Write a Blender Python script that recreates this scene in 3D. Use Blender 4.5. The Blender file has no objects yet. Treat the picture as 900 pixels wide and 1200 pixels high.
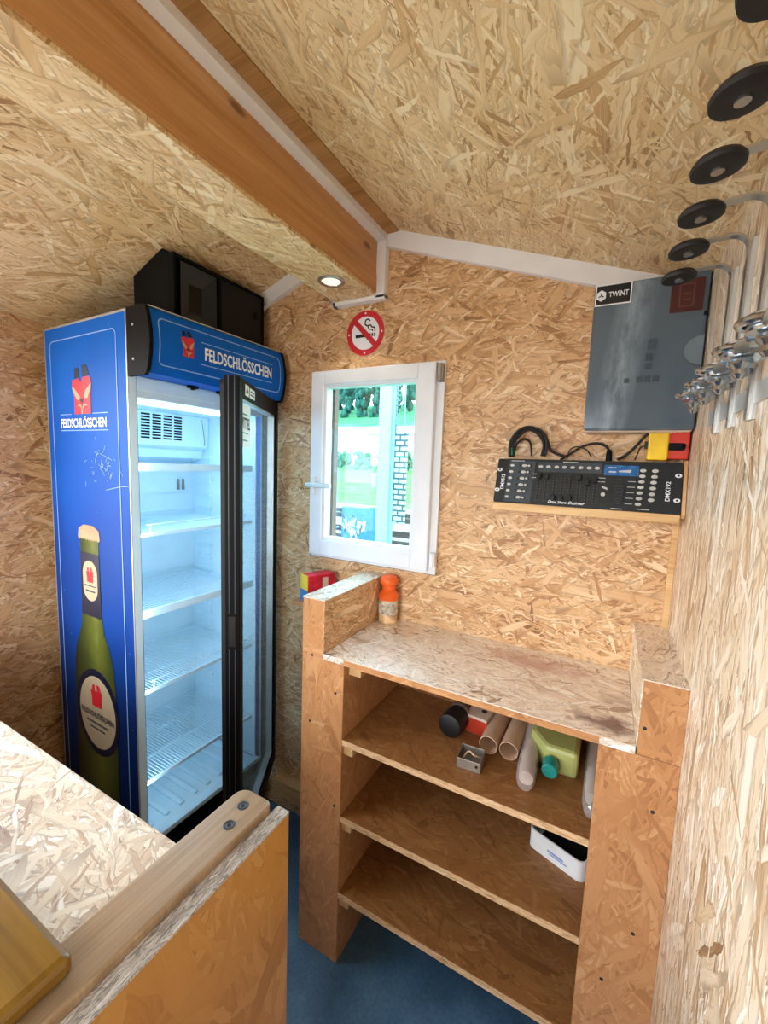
import bpy, bmesh, math, random
from mathutils import Vector, Matrix
random.seed(7)
SC = bpy.context.scene
COL = SC.collection
PI = math.pi

# ------------------------------------------------------------------ colour / material helpers
def hexc(h):
    h = h.lstrip('#')
    v = [int(h[i:i+2], 16)/255 for i in (0, 2, 4)]
    return tuple((c/12.92 if c <= .04045 else ((c+.055)/1.055)**2.4) for c in v) + (1,)

class NT:
    def __init__(s, name):
        s.m = bpy.data.materials.new(name); s.m.use_nodes = True
        s.t = s.m.node_tree; s.t.nodes.clear()
        s.out = s.n('ShaderNodeOutputMaterial')
    def n(s, ty, **k):
        x = s.t.nodes.new(ty)
        for a, b in k.items(): setattr(x, a, b)
        return x
    def l(s, a, b): s.t.links.new(a, b)
    def val(s, sock, v):
        if hasattr(v, 'is_output'): s.l(v, sock)
        else: sock.default_value = v
    def math(s, op, a, b=0.0, c=None, clamp=False):
        x = s.n('ShaderNodeMath', operation=op, use_clamp=clamp)
        s.val(x.inputs[0], a); s.val(x.inputs[1], b)
        if c is not None: s.val(x.inputs[2], c)
        return x.outputs[0]
    def mix(s, f, a, b, ty='RGBA'):
        x = s.n('ShaderNodeMix', data_type=ty)
        i = {'RGBA': (6, 7, 2), 'VECTOR': (4, 5, 1), 'FLOAT': (2, 3, 0)}[ty]
        s.val(x.inputs[0], f); s.val(x.inputs[i[0]], a); s.val(x.inputs[i[1]], b)
        return x.outputs[i[2]]
    def ramp(s, f, stops, mode='LINEAR'):
        x = s.n('ShaderNodeValToRGB'); cr = x.color_ramp; cr.interpolation = mode
        while len(cr.elements) < len(stops): cr.elements.new(.5)
        for e, (p, c) in zip(cr.elements, stops):
            e.position = p; e.color = hexc(c) if isinstance(c, str) else c
        s.l(f, x.inputs[0]); return x.outputs[0]
    def mapping(s, vec, loc=(0, 0, 0), rot=(0, 0, 0), sc=(1, 1, 1)):
        x = s.n('ShaderNodeMapping')
        s.l(vec, x.inputs[0]); x.inputs[1].default_value = loc
        x.inputs[2].default_value = rot; x.inputs[3].default_value = sc
        return x.outputs[0]
    def noise(s, vec, scale=5, detail=3, rough=.5, dim='3D'):
        x = s.n('ShaderNodeTexNoise', noise_dimensions=dim)
        s.l(vec, x.inputs['Vector']); x.inputs['Scale'].default_value = scale
        x.inputs['Detail'].default_value = detail; x.inputs['Roughness'].default_value = rough
        return x
    def bsdf(s, col, rough=.5, metal=0, spec=.5, normal=None, **k):
        b = s.n('ShaderNodeBsdfPrincipled')
        s.val(b.inputs['Base Color'], col); s.val(b.inputs['Roughness'], rough)
        b.inputs['Metallic'].default_value = metal
        b.inputs['Specular IOR Level'].default_value = spec
        if normal is not None: s.l(normal, b.inputs['Normal'])
        for a, v in k.items(): s.val(b.inputs[a.replace('_', ' ')], v)
        s.l(b.outputs[0], s.out.inputs[0]); return b
    def bump(s, h, strength=.3, dist=.002):
        x = s.n('ShaderNodeBump'); x.inputs['Strength'].default_value = strength
        x.inputs['Distance'].default_value = dist; s.l(h, x.inputs['Height']); return x.outputs[0]

def plain(name, c, rough=.5, metal=0, spec=.5, var=.06, vscale=12, **k):
    """one coloured material with a faint procedural mottling"""
    t = NT(name)
    tc = t.n('ShaderNodeTexCoord')
    nz = t.noise(tc.outputs['Object'], vscale, 4)
    c = hexc(c) if isinstance(c, str) else c
    d = tuple(max(0, x*(1-var*2)) for x in c[:3])+(1,)
    e = tuple(min(1, x*(1+var*2)) for x in c[:3])+(1,)
    col = t.ramp(nz.outputs[0], [(.3, d), (.7, e)])
    t.bsdf(col, rough, metal, spec, **k)
    return t.m

def emit(name, c, s):
    t = NT(name); e = t.n('ShaderNodeEmission'); e.inputs[0].default_value = hexc(c); e.inputs[1].default_value = s
    t.l(e.outputs[0], t.out.inputs[0]); return t.m

def osb(name, stops, scale=1.0, rough=.45, spec=.35, rim=.5, fibre=.16, seed=0, spread=1.0, stains=None, length=1.0, bump=.2, soft=.3, coat=0.0):
    """oriented strand board: overlapping flakes, each layer a stretched cell pattern; the highest random flake wins"""
    r = random.Random(seed+11)
    t = NT(name)
    uv = t.n('ShaderNodeUVMap').outputs[0]
    wob = t.noise(uv, 28/scale, 2, .6, '2D')
    sub = t.n('ShaderNodeVectorMath', operation='SUBTRACT'); t.l(wob.outputs['Color'], sub.inputs[0]); sub.inputs[1].default_value = (.5, .5, .5)
    scl = t.n('ShaderNodeVectorMath', operation='SCALE'); t.l(sub.outputs[0], scl.inputs[0]); scl.inputs[3].default_value = .012*scale
    add = t.n('ShaderNodeVectorMath', operation='ADD'); t.l(uv, add.inputs[0]); t.l(scl.outputs[0], add.inputs[1])
    base = add.outputs[0]
    lay = [(6, .13, .024), (-24, .11, .019), (30, .10, .017), (-58, .085, .018), (14, .10, .009), (-10, .085, .008), (44, .075, .009), (-40, .075, .008), (78, .06, .010), (2, .07, .0045), (-18, .06, .004), (24, .06, .0045)]
    H = V = Cc = None
    for i, (a, L, W) in enumerate(lay):
        ang = math.radians(a*spread + r.uniform(-8, 8))
        q = t.n('ShaderNodeVectorRotate', rotation_type='Z_AXIS'); t.l(base, q.inputs[0]); q.inputs['Angle'].default_value = ang
        c = t.mapping(q.outputs[0], (r.uniform(0, 50), r.uniform(0, 50), 0), (0, 0, 0), (1/(L*scale*length), 1/(W*scale), 1))
        v = t.n('ShaderNodeTexVoronoi', voronoi_dimensions='2D', feature='F1', distance='CHEBYCHEV' if i % 2 == 0 else 'EUCLIDEAN')
        t.l(c, v.inputs['Vector']); v.inputs['Scale'].default_value = 1
        sep = t.n('ShaderNodeSeparateColor'); t.l(v.outputs['Color'], sep.inputs[0])
        h = sep.outputs[0]
        com = t.n('ShaderNodeCombineXYZ'); t.l(sep.outputs[1], com.inputs[0]); t.l(v.outputs['Distance'], com.inputs[1]); t.l(sep.outputs[2], com.inputs[2])
        if H is None: H, V, Cc = h, com.outputs[0], c
        else:
            g = t.math('GREATER_THAN', h, H)
            H = t.math('MAXIMUM', h, H)
            V = t.mix(g, V, com.outputs[0], 'VECTOR'); Cc = t.mix(g, Cc, c, 'VECTOR')
    sv = t.n('ShaderNodeSeparateXYZ'); t.l(V, sv.inputs[0])
    fb = t.noise(t.mapping(Cc, sc=(.9, 7, 1)), 1.6, 3, .6, '2D')
    r0 = t.math('MULTIPLY_ADD', sv.outputs[0], 2, -1)
    r1 = t.math('MULTIPLY', r0, t.math('POWER', t.math('ABSOLUTE', r0), .9))
    r1 = t.math('MULTIPLY_ADD', r1, .5, .55)
    fb2 = t.noise(t.mapping(Cc, sc=(.6, 16, 1)), 1.3, 2, .5, '2D')
    x = t.math('MULTIPLY_ADD', t.math('SUBTRACT', fb.outputs[0], .5), fibre*2.6, r1)
    x = t.math('MULTIPLY_ADD', t.math('SUBTRACT', fb2.outputs[0], .5), fibre*2.2, x)
    big = t.noise(uv, 5, 2, .5, '2D')
    x = t.math('MULTIPLY_ADD', t.math('SUBTRACT', big.outputs[0], .5), .35, x, clamp=True)
    col = t.ramp(x, stops)
    e = t.math('MULTIPLY', t.math('SUBTRACT', sv.outputs[1], .42), 3.2, clamp=True)
    e = t.math('MULTIPLY', e, rim)
    dark = hexc(stops[0][1])
    col = t.mix(e, col, dark)
    col = t.mix(soft, col, hexc(stops[3][1] if len(stops) > 4 else stops[2][1]))
    if stains:
        for (cx, cy, rx, ry, c, amt) in stains:
            m = t.mapping(uv, (-cx/rx, -cy/ry, 0), (0, 0, 0), (1/rx, 1/ry, 1))
            ln = t.n('ShaderNodeVectorMath', operation='LENGTH'); t.l(m, ln.inputs[0])
            nz = t.noise(uv, 22, 4, .6, '2D')
            f = t.math('SUBTRACT', 1.75, t.math('MULTIPLY_ADD', nz.outputs[0], 1.5, ln.outputs['Value']))
            f = t.math('MULTIPLY', f, amt*1.5, clamp=True); f = t.math('MINIMUM', f, amt)
            col = t.mix(f, col, hexc(c))
    bh = t.math('MULTIPLY_ADD', fb.outputs[0], .35, H)
    bh = t.math('SUBTRACT', bh, t.math('MULTIPLY', sv.outputs[1], .5))
    t.bsdf(col, rough, 0, spec, normal=t.bump(bh, bump, .0012), Coat_Weight=coat, Coat_Roughness=.22)
    return t.m

def wood(name, stops, rough=.4, spec=.4, knots=True, gs=1.0, seed=0):
    t = NT(name)
    uv = t.n('ShaderNodeUVMap').outputs[0]
    c = t.mapping(uv, (seed*3.1, seed*1.7, 0), (0, 0, 0), (1.2*gs, 16*gs, 1))
    a = t.noise(c, 1.6, 5, .6, '2D')
    b = t.noise(t.mapping(uv, (3, 8, 0), (0, 0, 0), (6*gs, 240*gs, 1)), 1, 3, .6, '2D')
    x = t.math('MULTIPLY_ADD', b.outputs[0], .35, t.math('SUBTRACT', a.outputs[0], .17))
    col = t.ramp(x, stops)
    if knots:
        v = t.n('ShaderNodeTexVoronoi', voronoi_dimensions='2D'); t.l(t.mapping(uv, (.3+seed, .12, 0), (0, 0, 0), (2.2, 5.5, 1)), v.inputs['Vector']); v.inputs['Scale'].default_value = 1
        k = t.math('MULTIPLY', t.math('SUBTRACT', .07, v.outputs['Distance']), 26, clamp=True)
        col = t.mix(t.math('MULTIPLY', k, .75), col, hexc('5a3216'))
    t.bsdf(col, rough, 0, spec, normal=t.bump(b.outputs[0], .15, .001))
    return t.m

def glassy(name, tint, gloss=.08, rough=.02, haze=0.0, hazecol='ffffff', fres=1.0):
    """thin clear sheet: mostly lets light through, reflects by Fresnel"""
    t = NT(name)
    tr = t.n('ShaderNodeBsdfTransparent'); tr.inputs[0].default_value = hexc(tint)
    gl = t.n('ShaderNodeBsdfGlossy'); gl.inputs['Roughness'].default_value = rough
    fr = t.n('ShaderNodeLayerWeight'); fr.inputs['Blend'].default_value = .5
    f = t.math('MULTIPLY_ADD', t.math('POWER', fr.outputs['Facing'], 5), (1-gloss)*fres, gloss, clamp=True)
    mx = t.n('ShaderNodeMixShader'); t.l(f, mx.inputs[0]); t.l(tr.outputs[0], mx.inputs[1]); t.l(gl.outputs[0], mx.inputs[2])
    o = mx.outputs[0]
    if haze:
        df = t.n('ShaderNodeBsdfDiffuse'); df.inputs[0].default_value = hexc(hazecol)
        m2 = t.n('ShaderNodeMixShader'); m2.inputs[0].default_value = haze
        t.l(o, m2.inputs[1]); t.l(df.outputs[0], m2.inputs[2]); o = m2.outputs[0]
    t.l(o, t.out.inputs[0]); return t.m

WARM = [(0, '4a2a12'), (.08, '8a5a30'), (.24, 'b07c48'), (.46, 'cfa36a'), (.72, 'dfbd88'), (1, 'efdcb0')]
M = {}
M['osb_wall'] = osb('osb_wall', [(0, '6a401f'), (.10, '9c6b40'), (.28, 'bf9061'), (.52, 'd5ab7d'), (.76, 'e2c096'), (1, 'f0d9b4')], 1.0, .42, .35, .55, seed=1, soft=.18)
M['osb_side'] = osb('osb_side_wall', [(0, '7a5836'), (.10, 'ab8864'), (.27, 'cdad88'), (.5, 'e0c9aa'), (.72, 'ecdcc4'), (1, 'f8f1e4')], 1.05, .38, .5, .6, seed=2, spread=.6, length=1.3, soft=.06)
M['osb_ceiling'] = osb('osb_ceiling', [(0, '7a5228'), (.09, 'ae8050'), (.26, 'cda570'), (.52, 'dfc192'), (.76, 'e8d0a4'), (1, 'f3e4c2')], 1.0, .45, .3, .5, seed=3, length=1.25, soft=.18)
M['osb_counter'] = osb('osb_counter', [(0, '7d6450'), (.10, 'b3937a'), (.30, 'c8b095'), (.56, 'dfd0ba'), (.8, 'ebe1d1'), (1, 'f6f1e8')], 1.15, .38, .5, .6, seed=4, spread=1.3, soft=.12)
M['osb_work'] = osb('osb_worktop', [(0, '6b4a36'), (.10, 'b39680'), (.30, 'dbc6b4'), (.56, 'eadccd'), (.8, 'f2e9df'), (1, 'f9f5ef')], .8, .26, .7, .45, seed=5, soft=.12, coat=.8,
     stains=[(-.14, -.335, .075, .045, '4a1730', .85), (-.33, -.10, .19, .075, '9c4a46', .55), (-.11, -.21, .06, .05, '7a5a44', .45)])
M['osb_post'] = osb('osb_post', [(0, '64391c'), (.10, '8c5a36'), (.28, 'a97348'), (.55, 'bb875a'), (.8, 'c8976a'), (1, 'd8ae82')], 1.2, .35, .4, .35, seed=6, soft=.55)
M['osb_panel'] = osb('osb_panel', [(0, '6a4214'), (.10, '925f28'), (.28, 'ad7938'), (.55, 'bd8842'), (.8, 'c89650'), (1, 'd6aa6a')], 2.0, .22, .5, .15, seed=9, soft=.68, coat=.3)
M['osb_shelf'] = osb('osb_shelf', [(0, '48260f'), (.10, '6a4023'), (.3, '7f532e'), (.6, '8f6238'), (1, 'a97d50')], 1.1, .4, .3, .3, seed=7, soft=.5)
M['osb_edge'] = osb('osb_edge', [(0, '6a4424'), (.1, 'a87a4e'), (.35, 'cba276'), (.7, 'dcb990'), (1, 'ead0ac')], .35, .6, .2, .7, seed=8, length=1.6, spread=.2)
M['rough_edge'] = osb('weathered_edge', [(0, '2a2522'), (.15, '6b6058'), (.4, 'a69c92'), (.7, 'c9c2ba'), (1, 'e2ddd6')], .3, .8, .2, .9, seed=12, length=1.2, spread=.3, bump=.9)
M['pine'] = wood('pine_orange', [(.2, 'a5713f'), (.42, 'bd8a55'), (.62, 'c99863'), (.85, 'd8ac78')], .35, .4, seed=1)
M['pine_pale'] = wood('pine_pale', [(.2, 'b98a58'), (.5, 'd8b07c'), (.8, 'e6c796')], .5, .3, knots=False)
M['board'] = wood('worn_board', [(.2, '77614a'), (.45, '957c60'), (.6, 'a18a6e'), (.85, 'b7a288')], .3, .5, knots=False, gs=.8, seed=3)
M['plank'] = wood('varnished_plank', [(.2, '64460f'), (.5, '7e5c1c'), (.8, '8f6c28')], .25, .5, knots=False, gs=.6, seed=5)
M['batten'] = wood('brown_batten', [(.2, '8d6238'), (.5, 'a87c4c'), (.8, 'ba9060')], .6, .2, knots=False, seed=7)
M['white'] = plain('white_paint', 'e9e9ea', .45, var=.02)
M['pvc'] = plain('white_pvc', 'e6ebf2', .3, var=.015)
M['fr_white'] = plain('fridge_liner_white', 'dcf0fa', .35, var=.015)
M['black'] = plain('black_plastic', '0b0c10', .5, spec=.12, var=.1)
M['black_soft'] = plain('black_rubber', '101012', .55, var=.1)
M['capgrey'] = plain('dark_end_cap', '0f0e0f', .55, spec=.12, var=.1)
M['spk'] = plain('black_speaker_paint', '070b0b', .6, spec=.12, var=.15)
M['chrome'] = plain('chrome', 'b9c2cb', .2, 1.0, var=.02)
M['steel'] = plain('brushed_steel', 'c0bdb6', .3, 1.0, var=.05)
M['galv'] = plain('galvanised_steel', 'c9cac8', .42, .7, var=.08)
M['tin'] = plain('dull_metal', '9a9288', .45, .6, var=.1)
M['red'] = plain('red_print', 'cf1f2e', .4)
M['signred'] = plain('sign_red', 'c8202c', .4)
M['printwhite'] = plain('white_print', 'eef2f8', .4, var=.01)
M['cream'] = plain('cream_print', 'b5a384', .4, var=.03)
M['tan'] = plain('bottle_cap_print', 'b0906c', .4, var=.08)
M['palebl'] = plain('pale_blue_line', '8fb3ee', .4, var=.01)
M['navy'] = plain('navy_print', '040a2a', .4)
M['inkblk'] = plain('ink_black', '0b0b0c', .4)
M['orange'] = plain('orange_plastic', 'f0641e', .35)
M['yellow'] = plain('yellow_tape', 'f2c21e', .45, var=.12)
M['redplastic'] = plain('red_plastic', 'c8321e', .35)
M['teal'] = plain('teal_plastic', '1f8a80', .35)
M['juggreen'] = plain('pale_green_plastic', 'a9ad68', .4, Subsurface_Weight=.15)
M['cardboard'] = plain('cardboard', 'c9a78a', .7, var=.08)
M['boxwhite'] = plain('white_card', 'd8c2b0', .6)
M['tray'] = plain('white_tray', 'dfe2e4', .4)
M['trayblue'] = plain('faded_blue_ink', '7d93c4', .5)
M['slot'] = plain('dark_slot', '26220c', .6)
M['btn'] = plain('grey_button', 'c6c6c2', .4)
M['lcd'] = plain('blue_screen', '2f6aa8', .15, var=.2, vscale=60)
M['dmx'] = plain('mixer_black', '20272c', .35, var=.1)
M['dmxgrey'] = plain('mixer_grey', '3d4850', .35, var=.08)
M['bezel'] = plain('screw_steel', '50555c', .35, .8)
M['rubber_floor'] = None
M['clear'] = glassy('clear_plastic', 'f4f0ee', .1, .12, .22, 'e9e2de')
M['window_glass'] = glassy('window_glass', 'dcf3f8', .05, .0)
M['door_glass'] = glassy('fridge_door_glass', 'f4fafc', .018, .01, .05, 'a8cce0', .3)
M['box_glass'] = None

def shaded_side_print():
    """blue fridge wrap: printed gradient and specks, plus painted shade below and backlight on top"""
    t = NT('blue_wrap')
    tc = t.n('ShaderNodeTexCoord'); sep = t.n('ShaderNodeSeparateXYZ'); t.l(tc.outputs['Object'], sep.inputs[0])
    nz = t.noise(tc.outputs['Object'], 2.2, 2)
    z = t.math('MULTIPLY_ADD', nz.outputs[0], .35, t.math('MULTIPLY', sep.outputs[2], .4))
    col = t.ramp(z, [(.2, '000e36'), (.45, '00245e'), (.72, '00429a'), (.95, '0460c2')])  # dark stops include painted shadow, bright stops the backlight of the canopy
    v = t.n('ShaderNodeTexVoronoi'); t.l(tc.outputs['Object'], v.inputs['Vector']); v.inputs['Scale'].default_value = 17
    k = t.math('MULTIPLY', t.math('SUBTRACT', .045, v.outputs['Distance']), 60, clamp=True)
    col = t.mix(t.math('MULTIPLY', k, .55), col, hexc('8db4ee'))
    t.bsdf(col, .5, 0, .16); return t.m
M['wrap'] = shaded_side_print()
def bottle_glass():
    t = NT('printed_bottle_green')
    tc = t.n('ShaderNodeTexCoord'); nz = t.noise(tc.outputs['Object'], 9, 4)
    sep = t.n('ShaderNodeSeparateXYZ'); t.l(tc.outputs['Object'], sep.inputs[0])
    d = t.math('ABSOLUTE', t.math('ADD', sep.outputs[0], .235))
    f = t.math('ADD', t.math('MULTIPLY', d, -4.0), t.math('MULTIPLY_ADD', nz.outputs[0], .5, .55))
    col = t.ramp(f, [(.15, '141a0e'), (.5, '39431a'), (.75, '585f22'), (1, '858842')])
    t.bsdf(col, .3, 0, .5); return t.m
M['btlgreen'] = bottle_glass()
def floor_mat():
    t = NT('blue_vinyl_floor'); tc = t.n('ShaderNodeTexCoord')
    a = t.noise(tc.outputs['Object'], 6, 5); b = t.noise(tc.outputs['Object'], 90, 3)
    x = t.math('MULTIPLY_ADD', b.outputs[0], .3, t.math('MULTIPLY', a.outputs[0], .7))
    col = t.ramp(x, [(.3, '34516a'), (.5, '46698a'), (.7, '5f86a6')])
    t.bsdf(col, .35, 0, .5, normal=t.bump(b.outputs[0], .1, .001)); return t.m
M['rubber_floor'] = floor_mat()
def smoked():
    """smoked grey cabinet door with a vertical dusty wipe mark"""
    t = NT('smoked_door'); tc = t.n('ShaderNodeTexCoord')
    p = tc.outputs['Object']
    a = t.noise(t.mapping(p, sc=(26, 1, 10)), 1, 5, .65)
    sep = t.n('ShaderNodeSeparateXYZ'); t.l(p, sep.inputs[0])
    sx = t.math('MULTIPLY_ADD', sep.outputs[2], .13, -.045)
    band = t.math('SUBTRACT', 1, t.math('MULTIPLY', t.math('ABSOLUTE', t.math('SUBTRACT', sep.outputs[0], sx)), 20), clamp=True)
    f = t.math('MULTIPLY', t.math('MULTIPLY', band, t.math('SUBTRACT', a.outputs[0], .32)), 1.6, clamp=True)
    col = t.mix(f, hexc('50606c'), hexc('b4c6d4'))
    t.bsdf(col, .16, 0, .6); return t.m
M['box_glass'] = smoked()
def grille():
    t = NT('speaker_grille'); tc = t.n('ShaderNodeTexCoord')
    v = t.n('ShaderNodeTexVoronoi'); t.l(tc.outputs['Object'], v.inputs['Vector']); v.inputs['Scale'].default_value = 190; v.inputs['Randomness'].default_value = 0
    col = t.ramp(v.outputs['Distance'], [(.25, '020202'), (.4, '191b1d')])
    t.bsdf(col, .5, .3, .4); return t.m
M['grille'] = grille()
def brickish(name, c1, c2, s):
    t = NT(name); tc = t.n('ShaderNodeTexCoord')
    b = t.n('ShaderNodeTexBrick'); t.l(t.mapping(tc.outputs['Object'], rot=(PI/2, 0, 0)), b.inputs[0])
    b.inputs['Color1'].default_value = hexc(c1); b.inputs['Color2'].default_value = hexc(c1); b.inputs['Mortar'].default_value = hexc(c2)
    b.inputs['Scale'].default_value = s; b.inputs['Mortar Size'].default_value = .05
    t.bsdf(b.outputs[0], .6); return t.m
def noisy(name, stops, scale, rough=.9, detail=6):
    t = NT(name); tc = t.n('ShaderNodeTexCoord'); a = t.noise(tc.outputs['Object'], scale, detail, .65)
    t.bsdf(t.ramp(a.outputs[0], stops), rough, 0, .1); return t.m
M['meadow'] = noisy('meadow_grass', [(.3, '365c22'), (.5, '487034'), (.7, '5f8846')], .6)
M['hill'] = noisy('hill_meadow', [(.3, '305c3c'), (.5, '41714c'), (.7, '568662')], .05)
M['ballast'] = noisy('track_ballast', [(.3, '4c4745'), (.5, '736d69'), (.7, '98928c')], 9)
M['leaf'] = noisy('tree_leaf', [(.3, '16332e'), (.5, '274c42'), (.7, '3d6654')], 1.2)
M['hedge'] = noisy('hedge_leaf', [(.3, '2c4a38'), (.5, '42634a'), (.7, '5b7d60')], 2.5)
M['bark'] = plain('tree_bark', '5a4632', .9, var=.2)
M['rail'] = plain('rail_steel', '3f3632', .5, .5, var=.15)
M['polegrey'] = plain('galvanised_pole', '7d97a8', .5, .2, var=.04)
M['lattice'] = brickish('lattice_plate', '92b4bc', '22363e', 4)
M['house'] = plain('house_white', 'c8c4be', .8, var=.02)
M['roof'] = plain('house_roof', '9a6a58', .8, var=.1)
M['blue_box'] = plain('blue_cabinet', '1f5c86', .5, var=.1)
M['spray'] = plain('white_spray_paint', 'b8c6ca', .6, var=.02)
M['lamp_lens'] = emit('lamp_lens', 'fff3dc', .3)
M['led'] = emit('fridge_led_tube', 'a8dcff', 2)

# ------------------------------------------------------------------ mesh helpers
class MB:
    def __init__(s, o=(0, 0, 0)):
        s.bm = bmesh.new(); s.o = Vector(o)
    def face(s, pts, m=0):
        f = s.bm.faces.new([s.bm.verts.new(p) for p in pts]); f.material_index = m; return f
    def box(s, x0, x1, y0, y1, z0, z1, m=0, rz=0, c=None, taper=None):
        P = [(x, y, z) for z in (z0, z1) for y in (y0, y1) for x in (x0, x1)]
        if taper:
            cx, cy = (x0+x1)/2, (y0+y1)/2
            P = P[:4]+[((x-cx)*taper+cx, (y-cy)*taper+cy, z) for x, y, z in P[4:]]
        if rz:
            c = c or ((x0+x1)/2, (y0+y1)/2)
            P = [((x-c[0])*math.cos(rz)-(y-c[1])*math.sin(rz)+c[0], (x-c[0])*math.sin(rz)+(y-c[1])*math.cos(rz)+c[1], z) for x, y, z in P]
        v = [s.bm.verts.new(p) for p in P]
        for q in ((0, 2, 3, 1), (4, 5, 7, 6), (0, 1, 5, 4), (2, 6, 7, 3), (0, 4, 6, 2), (1, 3, 7, 5)):
            s.bm.faces.new([v[i] for i in q]).material_index = m
        return s
    def prism(s, pts, ax, a, b, m=0):
        """extrude a polygon: ax='x' pts are (y,z); 'y' pts are (x,z); 'z' pts are (x,y)"""
        def P(p, t): return {'x': (t, p[0], p[1]), 'y': (p[0], t, p[1]), 'z': (p[0], p[1], t)}[ax]
        A = [s.bm.verts.new(P(p, a)) for p in pts]; B = [s.bm.verts.new(P(p, b)) for p in pts]
        n = len(pts)
        s.bm.faces.new(A).material_index = m; s.bm.faces.new(B[::-1]).material_index = m
        for i in range(n):
            s.bm.faces.new([A[i], B[i], B[(i+1) % n], A[(i+1) % n]]).material_index = m
        return s
    def flat(s, fr, pts, t0, t1, m=0):
        """thin plate on a frame (origin,u,v,n)"""
        o, u, v, n = [Vector(q) for q in fr]
        A = [s.bm.verts.new(o+u*p[0]+v*p[1]+n*t0) for p in pts]; B = [s.bm.verts.new(o+u*p[0]+v*p[1]+n*t1) for p in pts]
        k = len(pts)
        s.bm.faces.new(A).material_index = m; s.bm.faces.new(B[::-1]).material_index = m
        for i in range(k): s.bm.faces.new([A[i], B[i], B[(i+1) % k], A[(i+1) % k]]).material_index = m
        return s
    def strip(s, fr, outer, inner, t0, t1, m=0):
        """closed band between two outlines with equal point counts"""
        k = len(outer)
        for i in range(k):
            j = (i+1) % k
            s.flat(fr, [outer[i], outer[j], inner[j], inner[i]], t0, t1, m)
        return s
    def cyl(s, p0, p1, r0, r1=None, seg=20, m=0, cap=True):
        r1 = r0 if r1 is None else r1
        p0, p1 = Vector(p0), Vector(p1); d = (p1-p0).normalized()
        a = d.orthogonal().normalized(); b = d.cross(a)
        A = [s.bm.verts.new(p0+(a*math.cos(2*PI*i/seg)+b*math.sin(2*PI*i/seg))*r0) for i in range(seg)]
        B = [s.bm.verts.new(p1+(a*math.cos(2*PI*i/seg)+b*math.sin(2*PI*i/seg))*r1) for i in range(seg)]
        for i in range(seg): s.bm.faces.new([A[i], A[(i+1) % seg], B[(i+1) % seg], B[i]]).material_index = m
        if cap: s.bm.faces.new(A[::-1]).material_index = m; s.bm.faces.new(B).material_index = m
        return s
    def lathe(s, c, d, prof, seg=24, m=0, cap=True):
        """prof = [(along, radius)] along direction d from c"""
        c, d = Vector(c), Vector(d).normalized(); a = d.orthogonal().normalized(); b = d.cross(a)
        R = []
        for t, r in prof:
            R.append([s.bm.verts.new(c+d*t+(a*math.cos(2*PI*i/seg)+b*math.sin(2*PI*i/seg))*max(r, 1e-4)) for i in range(seg)])
        for A, B in zip(R, R[1:]):
            for i in range(seg): s.bm.faces.new([A[i], A[(i+1) % seg], B[(i+1) % seg], B[i]]).material_index = m
        if cap: s.bm.faces.new(R[0][::-1]).material_index = m; s.bm.faces.new(R[-1]).material_index = m
        return s
    def tube(s, path, r, seg=8, m=0, closed=False):
        P = [Vector(p) for p in path]; n = len(P); R = []
        prev = None
        for i, p in enumerate(P):
            d = (P[min(i+1, n-1)]-P[max(i-1, 0)]).normalized()
            a = d.orthogonal().normalized() if prev is None else (prev-d*prev.dot(d)).normalized()
            prev = a; b = d.cross(a)
            R.append([s.bm.verts.new(p+(a*math.cos(2*PI*k/seg)+b*math.sin(2*PI*k/seg))*r) for k in range(seg)])
        for A, B in zip(R, R[1:]):
            for k in range(seg): s.bm.faces.new([A[k], A[(k+1) % seg], B[(k+1) % seg], B[k]]).material_index = m
        s.bm.faces.new(R[0][::-1]).material_index = m; s.bm.faces.new(R[-1]).material_index = m
        return s
    def blob(s, c, r, sc=(1, 1, 1), sub=2, jit=0, m=0):
        g = bmesh.ops.create_icosphere(s.bm, subdivisions=sub, radius=1)
        for v in g['verts']:
            k = 1+random.uniform(-jit, jit)
            v.co = Vector((v.co.x*sc[0], v.co.y*sc[1], v.co.z*sc[2]))*r*k+Vector(c)
        return s
    def build(s, name, mats, parent=None, smooth=False, bevel=0, rot=0, seed=None):
        bm = s.bm
        bmesh.ops.recalc_face_normals(bm, faces=bm.faces[:])
        uv = bm.loops.layers.uv.new('UVMap')
        rr = random.Random(seed if seed is not None else name)
        ou, ov = (0, 0) if seed == 0 else (rr.uniform(0, 9), rr.uniform(0, 9))
        cr, sr = math.cos(math.radians(rot)), math.sin(math.radians(rot))
        for f in bm.faces:
            n = f.normal; a = max(range(3), key=lambda i: abs(n[i]))
            for l in f.loops:
                p = l.vert.co
                u, v = ((p.y, p.z), (p.x, p.z), (p.x, p.y))[a]
                l[uv].uv = (u*cr-v*sr+ou, u*sr+v*cr+ov)
        for v in bm.verts: v.co -= s.o
        me = bpy.data.meshes.new(name); bm.to_mesh(me); bm.free()
        for m in (mats if isinstance(mats, (list, tuple)) else [mats]): me.materials.append(M[m] if isinstance(m, str) else m)
        if smooth:
            for p in me.polygons: p.use_smooth = True
            me.set_sharp_from_angle(angle=math.radians(38))
        ob = bpy.data.objects.new(name, me); COL.objects.link(ob)
        if parent: ob.parent = parent
        else: ob.location = s.o
        if bevel:
            b = ob.modifiers.new('edge', 'BEVEL'); b.width = bevel; b.segments = 2; b.limit_method = 'ANGLE'; b.angle_limit = math.radians(40)
        return ob

def thing(name, label, cat, loc=(0, 0, 0), rot=(0, 0, 0), group=None):
    o = bpy.data.objects.new(name, None); COL.objects.link(o); o.empty_display_size = .05
    o.location = loc; o.rotation_euler = rot
    return tag(o, label, cat, group)
def tag(o, label, cat, group=None, kind=None):
    o['label'] = label; o['category'] = cat
    if group: o['group'] = group
    if kind: o['kind'] = kind
    return o
def struct(o):
    o['kind'] = 'structure'; return o

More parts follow.
